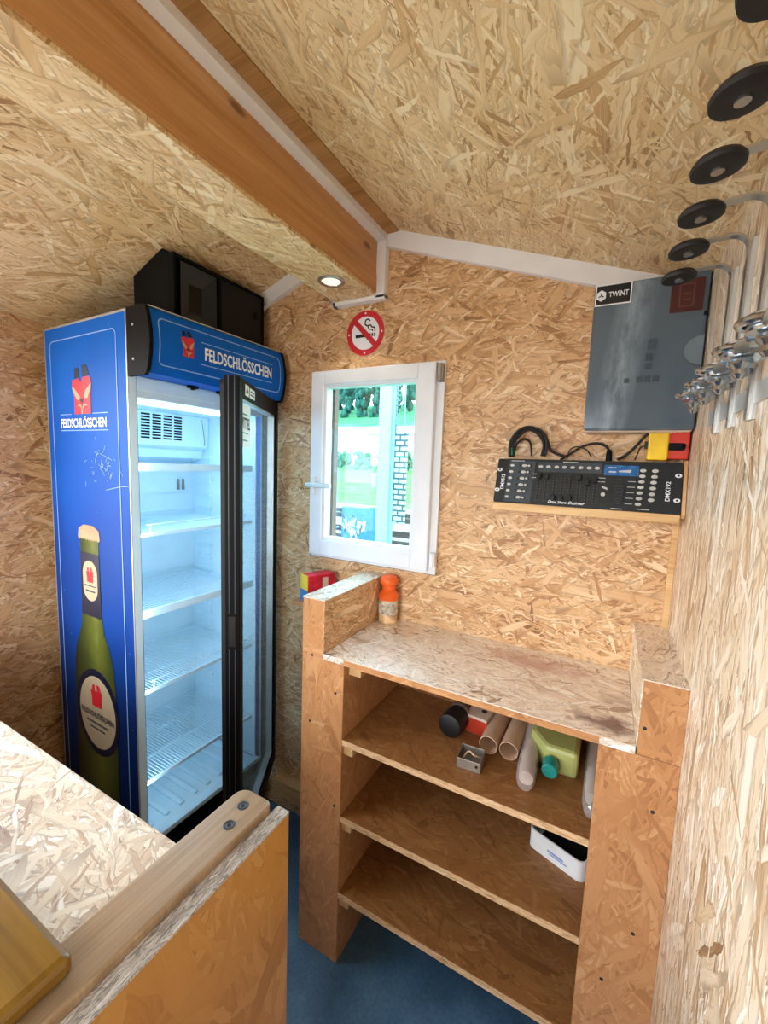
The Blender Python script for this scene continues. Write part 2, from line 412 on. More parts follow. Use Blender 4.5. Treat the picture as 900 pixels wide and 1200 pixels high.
def text(name, body, fr, w, h, mat, parent, t=.0006, warp=None, shear=0, bold=.02):
    """flat lettering: bounding box w x h from the frame's origin"""
    cu = bpy.data.curves.new(name, 'FONT'); cu.body = body; cu.resolution_u = 3; cu.shear = shear; cu.offset = bold
    ob = bpy.data.objects.new(name, cu); COL.objects.link(ob)
    dg = bpy.context.evaluated_depsgraph_get(); dg.update()
    me = bpy.data.meshes.new_from_object(ob.evaluated_get(dg)); bpy.data.objects.remove(ob)
    xs = [v.co.x for v in me.vertices]; ys = [v.co.y for v in me.vertices]
    o, u, v_, n = [Vector(q) for q in fr]
    for v in me.vertices:
        a = (v.co.x-min(xs))/(max(xs)-min(xs))*w; b = (v.co.y-min(ys))/(max(ys)-min(ys))*h
        v.co = warp(a, b, t) if warp else o+u*a+v_*b+n*t
    me.materials.clear(); me.materials.append(M[mat])
    r = bpy.data.objects.new(name, me); COL.objects.link(r); r.parent = parent
    return r

def rrect(x0, x1, y0, y1, r, n=5):
    P = []
    for cx, cy, a in ((x1-r, y1-r, 0), (x0+r, y1-r, 90), (x0+r, y0+r, 180), (x1-r, y0+r, 270)):
        for i in range(n+1):
            t = math.radians(a+90*i/n); P.append((cx+r*math.cos(t), cy+r*math.sin(t)))
    return P
def ell(cx, cy, rx, ry, n=28):
    return [(cx+rx*math.cos(2*PI*i/n), cy+ry*math.sin(2*PI*i/n)) for i in range(n)]
def spline(pts, k=6):
    P = [Vector(p) for p in pts]; out = []
    for i in range(len(P)-1):
        a, b, c, d = P[max(i-1, 0)], P[i], P[i+1], P[min(i+2, len(P)-1)]
        for j in range(k):
            t = j/k
            out.append(.5*((2*b)+(c-a)*t+(2*a-5*b+4*c-d)*t*t+(3*b-a-3*c+d)*t**3))
    out.append(P[-1]); return out

# ------------------------------------------------------------------ the room
XL, XR, YF, HW = -2.12, 0.0, -2.35, 2.107
SL = .3586
RX = -1.06
def zc(x): return HW+SL*min(x-XL, XR-x)     # underside of the roof boards
T = .07
# back wall with the window hole
WX0, WX1, WZ0, WZ1 = -1.232, -.727, 1.262, 1.953
b = MB()
b.prism([(XL-T, -.05), (WX0, -.05), (WX0, zc(WX0)+.02), (XL, HW+.02), (XL-T, HW)], 'y', 0, T)
b.prism([(WX1, -.05), (XR+T, -.05), (XR+T, HW), (XR, HW+.02), (WX1, zc(WX1)+.02)], 'y', 0, T)
b.box(WX0, WX1, 0, T, -.05, WZ0)
b.prism([(WX0, WZ1), (WX1, WZ1), (WX1, zc(WX1)+.02), (RX, zc(RX)+.02), (WX0, zc(WX0)+.02)], 'y', 0, T)
struct(b.build('wall_back', 'osb_wall', seed=21))
struct(MB().box(XR, XR+T, YF-.05, 0, -.05, HW+.01).build('wall_right', 'osb_side', rot=90, seed=22))
# left wall with the service hatch beyond the fridge, front wall with the doorway (both out of frame)
HY0, HY1, HZ0, HZ1 = -2.15, -.86, 1.0, 1.98
b = MB()
b.box(XL-T, XL, HY1, 0, -.05, HW+.01).box(XL-T, XL, YF-T, HY0, -.05, HW+.01).box(XL-T, XL, HY0, HY1, -.05, HZ0).box(XL-T, XL, HY0, HY1, HZ1, HW+.01)
struct(b.build('wall_left', 'osb_wall', seed=23))
DX0, DX1, DZ = -1.25, -.35, 2.0
b = MB()
b.box(XL-T, DX0, YF-T, YF, -.05, HW).box(DX1, XR+T, YF-T, YF, -.05, HW).box(DX0, DX1, YF-T, YF, DZ, HW)
b.prism([(XL-T, HW), (XR+T, HW), (RX, zc(RX)+.02)], 'y', YF-T, YF)
struct(b.build('wall_front', 'osb_wall', seed=24))
half_door_blocker = struct(MB().box(DX0+.004, DX1-.004, YF-T+.01, YF-.02, .01, .95).build('door_1', 'osb_panel', bevel=.004))  # unseen half door, added to keep daylight off the floor under the shelves
MB().box(DX0+.03, DX0+.1, YF-.02, YF+.03, .84, .87).build('door_bolt', 'galv', half_door_blocker, bevel=.004)
b = MB().prism([(XL-.15, HW-.15*SL), (RX, zc(RX)), (RX, zc(RX)+.04), (XL-.15, HW-.15*SL+.04)], 'y', YF-.12, T+.1)
b.prism([(RX+.155, zc(RX+.155)), (XR+.15, HW-.15*SL), (XR+.15, HW-.15*SL+.04), (RX, zc(RX)+.04), (RX, zc(RX)+.01)], 'y', YF-.12, T+.1)
struct(b.build('ceiling', 'osb_ceiling', rot=90, seed=25))
struct(MB().box(XL-T, XR+T, YF-.1, T, -.06, 0).build('floor', 'rubber_floor'))
# ridge beam
b = MB()
b.box(-1.15, -1.06, YF-.02, 0, 2.232, zc(RX)-.01); b.box(-1.06, -.975, YF-.02, 0, 2.232, zc(RX)-.01)
beam = struct(b.build('ridge_beam', 'pine', seed=3))
MB().box(-1.15, -.976, YF-.02, 0, 2.222, 2.2325).build('beam_underside_board', 'osb_ceiling', beam, rot=90, seed=26)
MB().box(-.9755, -.9725, YF-.02, 0, 2.232, 2.290).build('beam_lower_strip', 'pine', beam, seed=5)
struct(MB().box(-.94, -.895, YF-.02, 0, 2.424, 2.47).build('trim_1', 'batten', seed=1))
struct(MB().box(-.975, -.94, YF-.02, 0, 2.402, 2.46).build('trim_2', 'white', bevel=.002))
b = MB().prism([(-.94, zc(-.94)-.06), (0, HW-.055), (0, HW+.004), (-.94, zc(-.94)+.004)], 'y', -.022, 0)
struct(b.build('trim_3', 'white', bevel=.002))
b = MB().prism([(-2.12, HW-.06), (-1.15, zc(-1.15)-.062), (-1.15, zc(-1.15)+.004), (-2.12, HW+.004)], 'y', -.022, 0)
struct(b.build('trim_4', 'white', bevel=.002))
b = MB().box(-.976, -.94, -.03, 0, 2.212, 2.405).box(-1.165, -.94, -.03, 0, 2.208, 2.2225).box(-1.167, -1.150, -.03, 0, 2.208, 2.262)
struct(b.build('trim_5', 'white', bevel=.0015))
struct(MB().box(-.016, 0, -.014, 0, 1.187, 1.735).build('trim_6', 'pine_pale', bevel=.002))
struct(MB().box(-1.42, -.99, -.055, 0, .105, .178).build('baseboard_back', 'pine_pale', bevel=.002))

# window: frame in the wall, tilted sash, handle, hinges, pane, outside reveal boards
b = MB()
fo = (WX0-.02, WX1+.012, WZ0-.022, WZ1+.02)
win = struct(MB().box(WX0+.008, WX1-.003, -.004, .05, WZ0, WZ0+.022).box(WX0+.008, WX1-.003, -.004, .05, WZ1-.03, WZ1).box(WX0, WX0+.02, -.004, .05, WZ0, WZ1).box(WX1-.03, WX1, -.004, .05, WZ0, WZ1).build('window_1', 'pvc', bevel=.002))
b = MB().box(-1.257, -.702, -.014, -.002, 1.231, 1.975)
fr = ((0, 0, 0), (1, 0, 0), (0, 0, 1), (0, -1, 0))
def ringbox(mb, X0, X1, Z0, Z1, w, y0, y1):
    w = (w,)*4 if not isinstance(w, tuple) else w      # left, right, bottom, top
    mb.box(X0, X0+w[0], y0, y1, Z0, Z1); mb.box(X1-w[1], X1, y0, y1, Z0, Z1)
    mb.box(X0+w[0], X1-w[1], y0, y1, Z0, Z0+w[2]); mb.box(X0+w[0], X1-w[1], y0, y1, Z1-w[3], Z1)
    return mb
ringbox(MB(), -1.257, -.702, 1.231, 1.978, (.03, .04, .03, .03), -.012, 0).build('outer_frame', 'pvc', win, bevel=.002)
sash = ringbox(MB(), -1.254, -.728, 1.243, 1.972, (.058, .066, .064, .052), -.034, .02).build('sash', 'pvc', win, bevel=.004)
ringbox(MB(), -1.197, -.793, 1.306, 1.921, .012, -.024, .016).build('glazing_bead', 'pvc', sash, bevel=.003)
MB().box(-1.195, -.795, -.006, .002, 1.309, 1.92).build('glass_pane', 'window_glass', sash)
h = MB().box(-1.244, -1.224, -.046, -.034, 1.49, 1.565).build('handle_plate', 'pvc', sash, bevel=.004)
MB().cyl((-1.234, -.046, 1.528), (-1.234, -.066, 1.528), .009).box(-1.243, -1.125, -.078, -.064, 1.519, 1.537).build('handle_lever', 'galv', sash, bevel=.003)
MB().box(-.722, -.704, -.03, -.006, 1.905, 1.965).cyl((-.713, -.03, 1.905), (-.713, -.03, 1.965), .006).build('hinge', 'tin', win)
MB().box(-.72, -.700, -.03, -.006, 1.265, 1.31).cyl((-.711, -.03, 1.262), (-.711, -.03, 1.314), .008).build('hinge', 'pvc', win)
ringbox(MB(), WX0-.01, WX1+.01, WZ0-.01, WZ1+.01, .03, T, T+.03).build('outer_reveal', plain('weathered_reveal', '7a5a4c', .7), win)
MB().box(-1.268, -.70, -.008, 0, 1.2275, 1.2345).build('sill_gap_shadow_strip', 'tin', win)

# ------------------------------------------------------------------ no-smoking sign
t = thing('no_smoking_sign', 'round red and white no smoking sign above the window', 'sign', (-1.03, 0, 2.104))
F = ((0, 0, 0), (1, 0, 0), (0, 0, 1), (0, -1, 0))
MB().flat(F, ell(0, 0, .081, .081, 48), .0005, .003).build('plate', 'printwhite', t)
MB().strip(F, ell(0, 0, .081, .081, 48), ell(0, 0, .060, .060, 48), .003, .0038).build('ring', 'signred', t)
b = MB(); c45 = math.cos(PI/4)
b.flat(F, [(-.066*c45-.007, .066*c45-.007), (-.066*c45+.007, .066*c45+.007), (.066*c45+.007, -.066*c45+.007), (.066*c45-.007, -.066*c45-.007)], .004, .0046).build('slash', 'signred', t)
MB().flat(F, [(-.042, -.014), (.024, -.014), (.024, -.002), (-.042, -.002)], .003, .0036).flat(F, [(.028, -.014), (.034, -.014), (.034, -.002), (.028, -.002)], .003, .0036).flat(F, [(.038, -.014), (.044, -.014), (.044, -.002), (.038, -.002)], .003, .0036).build('cigarette', 'inkblk', t)
def ribbon(mb, pts, w, F, t0, t1, m=0):
    P = [Vector(p) for p in pts]
    Ls, Rs = [], []
    for i, p in enumerate(P):
        d = (P[min(i+1, len(P)-1)]-P[max(i-1, 0)]).normalized(); n = Vector((-d.y, d.x))
        Ls.append(p+n*w/2); Rs.append(p-n*w/2)
    for i in range(len(P)-1): mb.flat(F, [Ls[i], Ls[i+1], Rs[i+1], Rs[i]], t0, t1, m)
    return mb
b = MB()
ribbon(b, spline([(.041, .004), (.040, .016), (.028, .020), (.022, .027), (.010, .026), (-.001, .032), (.001, .046), (.012, .049), (.02, .042)]), .005, F, .003, .0036)
ribbon(b, spline([(.031, .004), (.030, .010), (.018, .013), (.010, .024)]), .004, F, .003, .0036)
b.build('smoke_curl', 'inkblk', t)
for x, z in ((0, .071), (.071, 0), (0, -.071), (-.071, 0)):
    MB().cyl((x, -.0038, z), (x, -.0055, z), .0035, seg=10).build('screw', 'printwhite', t)

# ------------------------------------------------------------------ recessed spotlight under the beam
t = thing('recessed_spotlight', 'small round recessed spotlight with steel ring under the ridge beam', 'lamp', (-1.055, -.19, 2.222))
MB().lathe((0, 0, 0), (0, 0, -1), [(-.001, .046), (.003, .046), (.005, .042), (.004, .033), (.001, .031)], 32, cap=False).build('ring', 'chrome', t, smooth=True)
MB().cyl((0, 0, .0), (0, 0, -.002), .0315, seg=28).build('lens', 'lamp_lens', t)

# ------------------------------------------------------------------ drinks fridge
FD, FW, FH = .514, .576, 2.057
fr_ = thing('drinks_fridge', 'tall blue glass door drinks fridge standing open beside the window wall', 'fridge', (-1.509, -.610, 0), (0, 0, math.radians(-1.07)))
IZ0, IZ1 = .255, 1.80
b = MB().box(-FD, 0, 0, .028, .03, FH).build('side_panel', 'wrap', fr_)
MB().box(-FD, 0, FW-.028, FW, .03, FH).build('side_panel', 'wrap', fr_)
MB().box(-FD, 0, .028, FW-.028, 1.83, FH-.003).build('top_housing', 'capgrey', fr_)
b = MB().box(-FD, -.44, .028, FW-.028, .03, 1.83)            # back
b.box(-.44, -.02, .028, .036, IZ0, 1.83).box(-.44, -.02, FW-.036, FW-.028, IZ0, 1.83)
b.box(-.44, -.0, .028, FW-.028, IZ1, 1.83)                    # inner roof
b.build('liner', 'fr_white', fr_, bevel=.002)
b = MB().box(-.03, .002, .001, .027, .24, 1.866).box(-.03, .002, FW-.027, FW-.001, .24, 1.866).box(-.03, .002, .027, FW-.027, 1.822, 1.866).box(-.03, .002, .027, FW-.027, .238, IZ0+.003)
b.build('front_frame', 'fr_white', fr_, bevel=.003)
b = MB().box(-FD+.01, .0015, -.0012, .0002, FH-.006, FH+.001).box(-.0035, .002, -.0012, .0002, .03, FH).box(-FD-.001, -FD+.004, -.0012, .0002, .03, FH)
b.build('edge_trim', 'galv', fr_)
# floor with ribs
b = MB().box(-.44, -.03, .036, FW-.036, IZ0-.03, IZ0)
for i in range(8):
    y = .075+i*.061
    b.box(-.41, -.055, y-.011, y+.011, IZ0, IZ0+.010)
b.build('liner_floor', 'fr_white', fr_, bevel=.004)
b = MB().box(-FD+.02, -.025, .02, FW-.02, .03, .238)
for i in range(6): b.box(-.026, -.02, .05, FW-.05, .055+i*.028, .069+i*.028)
b.build('kick_plate', 'black', fr_)
for x in (-.06, -FD+.06):
    for y in (.05, FW-.05): MB().cyl((x, y, 0), (x, y, .032), .02, seg=14).build('foot', 'black', fr_)
# evaporator cover
b = MB().prism([(-.44, 1.80), (-.312, 1.80), (-.318, 1.665), (-.352, 1.652), (-.36, 1.615), (-.44, 1.60)], 'y', .05, FW-.038)
ev = b.build('evaporator_cover', 'fr_white', fr_, bevel=.004)
b = MB()
for k in range(4):
    for r in range(9):
        y0 = .245+k*.047-.02; z = 1.797-.012-r*.0115
        b.box(-.3195+(1.8-z)*-.045+.006, -.3110+(1.8-z)*-.045, y0, y0+.036, z-.0035, z+.0030)
b.build('air_vent', 'black', ev)
MB().tube(spline([(-.314, .50, 1.79), (-.316, .515, 1.70), (-.322, .512, 1.672), (-.36, .49, 1.655), (-.366, .485, 1.61)]), .002, 6).build('seam', 'tin', ev)
# shelf rails on the inner walls
rails = [[MB(), MB()], [MB(), MB()]]
for side, y in ((1, FW-.036), (0, .036)):
    for i in range(23):
        z = .34+i*.058
        y0, y1 = (y-.010, y) if side else (y, y+.010)
        rails[side][0].box(-.40, -.30, y0, y1, z, z+.014); rails[side][1].box(-.20, -.09, y0, y1, z, z+.014)
    for k, (xa, xb) in enumerate(((-.39, -.31), (-.19, -.10))):
        rails[side][k].box(xa, xb, (y-.003) if side else y, y if side else y+.003, .34, 1.63)
        rails[side][k].build('shelf_rail', 'fr_white', fr_, bevel=.003)
b = MB()
for yy in (.46, .485): b.box(-.44, -.428, yy, yy+.008, 1.47, 1.52, taper=.6)
b.build('cable_clip', 'tin', fr_)
# wire shelves
def shelf(z, lip, solid=False):
    b = MB(); y0, y1, x0, x1 = .045, FW-.045, -.425, -.035
    b.box(x1-.004, x1+.004, y0, y1, z-.006, z+.006); b.tube([(x0, y0, z), (x0, y1, z)], .0035)
    b.tube([(x0, y0, z), (x1, y0, z)], .003); b.tube([(x0, y1, z), (x1, y1, z)], .003)
    for xx in (x0+.13, x0+.26): b.tube([(xx, y0, z-.004), (xx, y1, z-.004)], .0025, 6)
    n = 42
    for i in range(1, n):
        y = y0+(y1-y0)*i/n
        b.tube([(x0, y, z+.002), (x1, y, z+.002)], .0014, 5)
    b.tube([(x0+.002, y0, z+.03), (x0+.002, y1, z+.03)], .0025, 6)
    b.tube([(x0, y0, z), (x0+.002, y0, z+.03)], .0025, 6); b.tube([(x0, y1, z), (x0+.002, y1, z+.03)], .0025, 6)
    if lip: b.tube(spline([(x1, y0+.035, z+.004), (x1, y0+.04, z+.030), (x1, y0+.055, z+.034), (x1, y1-.055, z+.034), (x1, y1-.04, z+.030), (x1, y1-.035, z+.004)], 4), .0022, 6)
    if solid: b.box(x1-.006, x1+.006, y0, y1, z-.014, z+.012)
    b.build('wire_shelf', 'fr_white', fr_)
shelf(1.582, False, True); shelf(1.352, True); shelf(1.078, False, True); shelf(.795, True); shelf(.455, False)
# canopy
CP = [(.06, FH), (.094, FH-.004), (.104, FH-.03), (.112, FH-.07), (.114, FH-.105), (.110, FH-.14), (.103, FH-.17), (.094, FH-.192)]
cp = [(0, FH-.192)]+[(0, FH)]+CP
can = MB().prism(cp, 'y', .012, FW-.012).build('canopy', 'wrap', fr_, smooth=True)
ec = [(0, FH-.199), (0, FH+.004), (.07, FH+.004)]+[(x+.004, z+(.003 if i == 0 else 0)) for i, (x, z) in enumerate(CP[1:-1])]+[(.10, FH-.19), (.088, FH-.199)]
for y in (0, FW-.012):
    e = MB().prism(ec, 'y', y, y+.012).build('end_cap', 'capgrey', can, bevel=.002)
for z in (FH-.05, FH-.15): MB().cyl((.035, 0, z), (.035, -.002, z), .004, seg=10).build('cap_screw', 'galv', can)
MB().box(.058, .097, .012, FW-.012, FH-.001, FH+.002).build('top_edge', 'galv', can)
# arc-length map of the curved front
import bisect
arc = [0]; CQ = CP[1:][::-1]
for a, c in zip(CQ, CQ[1:]): arc.append(arc[-1]+math.dist(a, c))
def cwarp(u, v, t=.001):
    i = min(max(bisect.bisect(arc, v)-1, 0), len(CQ)-2); f = (v-arc[i])/(arc[i+1]-arc[i])
    x = CQ[i][0]+(CQ[i+1][0]-CQ[i][0])*f; z = CQ[i][1]+(CQ[i+1][1]-CQ[i][1])*f
    dx, dz = CQ[i+1][0]-CQ[i][0], CQ[i+1][1]-CQ[i][1]; L = math.hypot(dx, dz)
    return Vector((x+dz/L*t, u, z-dx/L*t))
def warped(name, polys, mat, parent, t=.001, cut=8):
    me_b = MB()
    for P in polys:
        bm2 = bmesh.new(); bm2.faces.new([bm2.verts.new((p[0], p[1], 0)) for p in P])
        bmesh.ops.triangulate(bm2, faces=bm2.faces[:])
        for f in bm2.faces:
            me_b.face([cwarp(v.co.x, v.co.y, t) for v in f.verts])
        bm2.free()
    ob = me_b.build(name, mat, parent); return ob
def strip_polys(outer, inner):
    k = len(outer); return [[outer[i], outer[(i+1) % k], inner[(i+1) % k], inner[i]] for i in range(k)]
def dense(P, d=.02):
    Q = []
    for a, c in zip(P, P[1:]+P[:1]):
        n = max(1, int(math.dist(a, c)/d))
        Q += [(a[0]+(c[0]-a[0])*i/n, a[1]+(c[1]-a[1])*i/n) for i in range(n)]
    return Q
o_ = dense(rrect(.032, .546, .028, .168, .018)); cx_, cy_ = .289, .098
i_ = [(x+(.0035 if x < .04 else -.0035 if x > .538 else 0), y+(.0035 if y < .034 else -.0035 if y > .16 else 0)) for x, y in o_]
warped('frame_line', strip_polys(o_, i_), 'palebl', can)
EMB = {
 'towers': [[(-.176, .75), (-.162, .956), (-.074, .956), (-.063, .75)], [(.022, .765), (.015, 1.0), (.118, 1.0), (.176, .772)], [(-.06, .66), (.04, .66), (.02, .60), (-.04, .60)]],
 'castle': [[(-.235, .573), (-.228, .706), (-.1, .735), (-.066, .735), (-.02, .64), (-.02, .0), (-.191, .0), (-.19, .37)], [(-.02, .64), (.022, .75), (.184, .757), (.22, .69), (.228, .62), (.206, .37), (.199, .0), (-.02, 0)]],
 'ears': [[(-.243, .56), (-.2, .567), (-.044, .353), (-.066, .294), (-.118, .30), (-.184, .41)], [(.228, .62), (.22, .573), (.132, .323), (.074, .31), (.052, .353), (.08, .47), (.198, .595)]],
 'notch': [[(-.06, .31), (.05, .31), (0, .20)]],
 'stem': [[(-.012, 0), (.018, 0), (.02, .14), (-.014, .14)], [(-.014, .14), (.02, .14), (.01, .09), (-.01, .09)], [(-.11, .16), (-.075, .206), (-.02, .185), (.0, .10), (-.014, .08), (-.03, .145), (-.075, .17)], [(.13, .16), (.095, .206), (.03, .19), (.005, .10), (.02, .08), (.04, .15), (.095, .17)]],
}
EM = {'towers': 'navy', 'castle': 'red', 'ears': 'cream', 'notch': 'navy', 'stem': 'cream'}
for i, (k, polys) in enumerate(EMB.items()):
    warped('emblem_'+k, [dense([(.128+x*.098, .072+y*.083) for x, y in P], .006) for P in polys], EM[k], can, .0012+.0004*i)
text('lettering', 'FELDSCHLÖSSCHEN', F, .305, .050, 'printwhite', can, .0014, warp=lambda a, c, t: cwarp(.19+a, .076+c, t))
for v0 in (.060, .130): warped('rule_line', [dense([(.178, v0), (.50, v0), (.50, v0+.0025), (.178, v0+.0025)])], 'palebl', can)
# print on the near side panel
S = ((0, 0, 0), (1, 0, 0), (0, 0, 1), (0, -1, 0))
sp = [o for o in fr_.children if o.name.startswith('side_panel')][0]
MB().strip(S, rrect(-.477, -.055, .33, 2.010, .022), rrect(-.4735, -.0585, .3335, 2.0065, .019), .0008, .0014).build('frame_line', 'palebl', sp)
for i, (k, polys) in enumerate(EMB.items()):
    b = MB()
    for P in polys: b.flat(S, [(-.268+x*.27, 1.752+y*.162) for x, y in P], .0006+.0003*i, .0012+.0003*i)
    b.build('emblem_'+k, EM[k], sp)
text('lettering', 'FELDSCHLÖSSCHEN', ((-.418, 0, 1.707), (1, 0, 0), (0, 0, 1), (0, -1, 0)), .294, .038, 'printwhite', sp, .0012)
MB().flat(S, [(-.42, 1.7515), (-.345, 1.7515), (-.345, 1.754), (-.42, 1.754)], .0006, .0012).flat(S, [(-.205, 1.7515), (-.115, 1.7515), (-.115, 1.754), (-.205, 1.754)], .0006, .0012).flat(S, [(-.42, 1.696), (-.115, 1.696), (-.115, 1.6985), (-.42, 1.6985)], .0006, .0012).build('rule_line', 'palebl', sp)
bx = -.262
def sym(L): return [(bx+r, z) for r, z in L]+[(bx-r, z) for r, z in L[::-1]]
MB().flat(S, sym([(.060, 1.335), (.060, 1.27), (.063, 1.10), (.068, 1.04), (.075, .99), (.105, .94), (.128, .87), (.138, .78), (.140, .6), (.140, .10)]), .0006, .0012).build('printed_bottle', 'btlgreen', sp)
MB().flat(S, sym([(.061, 1.27), (.0625, 1.16), (.066, 1.06), (.066, 1.04)]), .0012, .0018).build('printed_neck_foil', 'navy', sp)
b = MB().flat(S, [(bx-.072, 1.322)]+[(bx-.07+.14*i/18, 1.322+(-.007 if i % 2 else 0)) for i in range(1, 18)]+[(bx+.072, 1.322), (bx+.066, 1.355), (bx+.03, 1.370), (bx-.03, 1.370), (bx-.066, 1.355)], .0012, .0018).build('printed_cap', 'tan', sp)
MB().flat(S, rrect(bx-.047, bx+.047, 1.097, 1.243, .045), .0018, .0024).build('printed_neck_label', 'cream', sp)
MB().strip(S, ell(bx+.012, .677, .142, .165, 40), ell(bx+.012, .677, .120, .138, 40), .0014, .002).build('printed_label_ring', 'navy', sp)
MB().flat(S, ell(bx+.012, .677, .120, .138, 40), .0014, .002).build('printed_label', 'cream', sp)
for nm, ox, oz, kx, kz in (('small_emblem', bx, 1.165, .10, .055), ('label_emblem', bx+.012, .70, .16, .085)):
    b = MB()
    for P in EMB['castle']+EMB['towers']: b.flat(S, [(ox+x*kx, oz+z*kz) for x, z in P], .0024, .003)
    b.build(nm, 'red', sp)
text('label_lettering', 'FELDSCHLÖSSCHEN', ((bx-.095, 0, .655), (1, 0, 0), (0, 0, 1), (0, -1, 0)), .215, .026, 'navy', sp, .003)
for xa, xb, za, zb in ((-.04, .04, 1.150, 1.154), (-.03, .03, 1.13, 1.136), (-.06, .08, .63, .637), (-.04, .06, .61, .616)):
    MB().flat(S, [(bx+xa, za), (bx+xb, za), (bx+xb, zb), (bx+xa, zb)], .0024, .003).build('label_small_print', 'dmxgrey', sp)
b = MB()
rs = random.Random(4)
for i in range(46):
    a = rs.uniform(0, 2*PI); r = abs(rs.gauss(0, .05)); x, z = -.165+r*math.cos(a)*1.1, 1.575+r*math.sin(a)*.8
    l = rs.uniform(.004, .02); an = rs.uniform(-.4, 1.2)+(PI/2 if rs.random() < .3 else 0)
    if x+l > -.005: continue
    ribbon(b, [(x, z), (x+l*math.cos(an), z+l*math.sin(an))], .0016, S, .0006, .0012)
ribbon(b, [(-.14, 1.50), (-.06, 1.515), (-.008, 1.52)], .0016, S, .0006, .0012); ribbon(b, [(-.17, 1.62), (-.1, 1.60)], .0012, S, .0006, .0012)
b.build('scuffing', 'palebl', sp)['kind'] = 'stuff'
# clips under the canopy
for y in (.19, .31): MB().box(.018, .034, y, y+.034, 1.856, 1.866).cyl((0.026, y+.017, 1.851), (.026, y+.017, 1.858), .007, seg=10).build('door_clip', 'black', fr_)
MB().cyl((-.05, .05, 1.792), (-.05, FW-.05, 1.792), .007, seg=12).build('led_tube', 'led', fr_)
# door: hinged at the far end, swung out
PHI = math.radians(32)
DL, DT, DZ0, DZ1 = .553, .045, .255, 1.858
# door frame of reference: x = thickness (outwards), y = -distance from the hinge
dm = ringbox(MB(), 0, 0, 0, 0, 0, 0, 0) if False else MB()
dm.box(0, DT, -DL, -DL+.038, DZ0, DZ1).box(0, DT, -.036, 0, DZ0, DZ1).box(0, DT, -DL+.038, -.036, DZ1-.055, DZ1).box(0, DT, -DL+.038, -.036, DZ0, DZ0+.055)
door = dm.build('door', 'black', fr_, bevel=.003)
door.location = (.028, .560, 0); door.rotation_euler = (0, 0, PHI)
MB().box(.012, .016, -DL+.036, -.034, DZ0+.05, DZ1-.05).box(.030, .034, -DL+.036, -.034, DZ0+.05, DZ1-.05).build('glass', 'door_glass', door)
ringb = MB()
for a in ((-DL+.038, -DL+.044, DZ0+.055, DZ1-.055), (-.042, -.036, DZ0+.055, DZ1-.055)): ringb.box(.010, .036, *a)
ringb.box(.010, .036, -DL+.038, -.036, DZ1-.061, DZ1-.055).box(.010, .036, -DL+.038, -.036, DZ0+.055, DZ0+.061)
ringb.build('glass_spacer', 'galv', door)
b = MB().box(-.014, 0, -DL+.01, -DL+.024, DZ0+.01, DZ1-.01).box(-.014, 0, -.03, -.016, DZ0+.01, DZ1-.01).box(-.014, 0, -DL+.01, -.016, DZ1-.024, DZ1-.01).box(-.014, 0, -DL+.01, -.016, DZ0+.01, DZ0+.024)
b.build('gasket', 'black_soft', door)
MB().box(.012, .014, -DL-.0012, -DL+.001, DZ0, DZ1).box(.030, .032, -DL-.0012, -DL+.001, DZ0, DZ1).build('profile_groove', 'dmxgrey', door)
MB().box(.008, .036, -DL-.0022, -DL, 1.03, 1.145).build('handle_surround', 'capgrey', door)
MB().box(.012, .032, -DL-.003, -DL-.001, 1.04, 1.135).build('handle_recess', 'inkblk', door)
D_ = ((.0375, -DL+.05, 0), (0, 1, 0), (0, 0, 1), (1, 0, 0))
st = MB().flat(D_, [(.0, 1.655), (.105, 1.655), (.105, 1.79), (0, 1.79)], -.003, -.002).build('sticker', 'printwhite', door)
text('sticker_lettering', 'VITTEL', ((.0375, -DL+.054, 1.712), (0, 1, 0), (0, 0, 1), (1, 0, 0)), .096, .036, 'inkblk', door, -.0014)
for ya, yb, za, zb in ((.006, .079, 1.698, 1.702), (.015, .07, 1.755, 1.760), (.015, .07, 1.675, 1.679)):
    MB().flat(D_, [(ya, za), (yb, za), (yb, zb), (ya, zb)], -.002, -.0014).build('sticker_line', 'teal', door)
E_ = ((DT, -DL+.05, 0), (0, 1, 0), (0, 0, 1), (1, 0, 0))
MB().flat(E_, [(.01, 1.812), (.05, 1.812), (.05, 1.845), (.01, 1.845)], .0003, .001).flat(E_, [(.06, 1.812), (.12, 1.812), (.12, 1.842), (.06, 1.842)], .0003, .001).build('rating_sticker', 'printwhite', door)
MB().flat(E_, [(.016, 1.822), (.03, 1.84), (.044, 1.822)], .001, .0014).build('rating_mark', 'inkblk', door)
for zz in (1.82, 1.83): MB().flat(E_, [(.066, zz), (.112, zz), (.112, zz+.004), (.066, zz+.004)], .001, .0014).build('rating_line', 'inkblk', door)

# ------------------------------------------------------------------ loudspeaker on the fridge
sx, sz = -1.515, FH+.006
t = thing('loudspeaker', 'black loudspeaker lying on its side on top of the blue fridge', 'speaker', (-1.6, -.25, sz))
o = (-1.6, -.25, sz)
prof = [(sx, sz), (sx, sz+.222), (sx-.04, sz+.244), (sx-.20, sz+.182), (sx-.20, sz)]
MB(o).prism(prof, 'y', -.458, -.048).build('cabinet', 'spk', t, bevel=.004)
b = MB(o).box(sx-.002, sx+.020, -.458, -.446, sz, sz+.222).box(sx-.002, sx+.020, -.06, -.048, sz, sz+.222).box(sx-.002, sx+.020, -.446, -.06, sz+.21, sz+.222).box(sx-.002, sx+.020, -.446, -.06, sz, sz+.012).box(sx-.002, sx+.020, -.272, -.262, sz+.012, sz+.21)
b.build('baffle_frame', 'spk', t, bevel=.002)
MB(o).box(sx-.001, sx+.016, -.262, -.06, sz+.012, sz+.21).build('grille', 'grille', t)
hb = MB(o)
Fh = ((sx, 0, 0), (0, 1, 0), (0, 0, 1), (1, 0, 0))
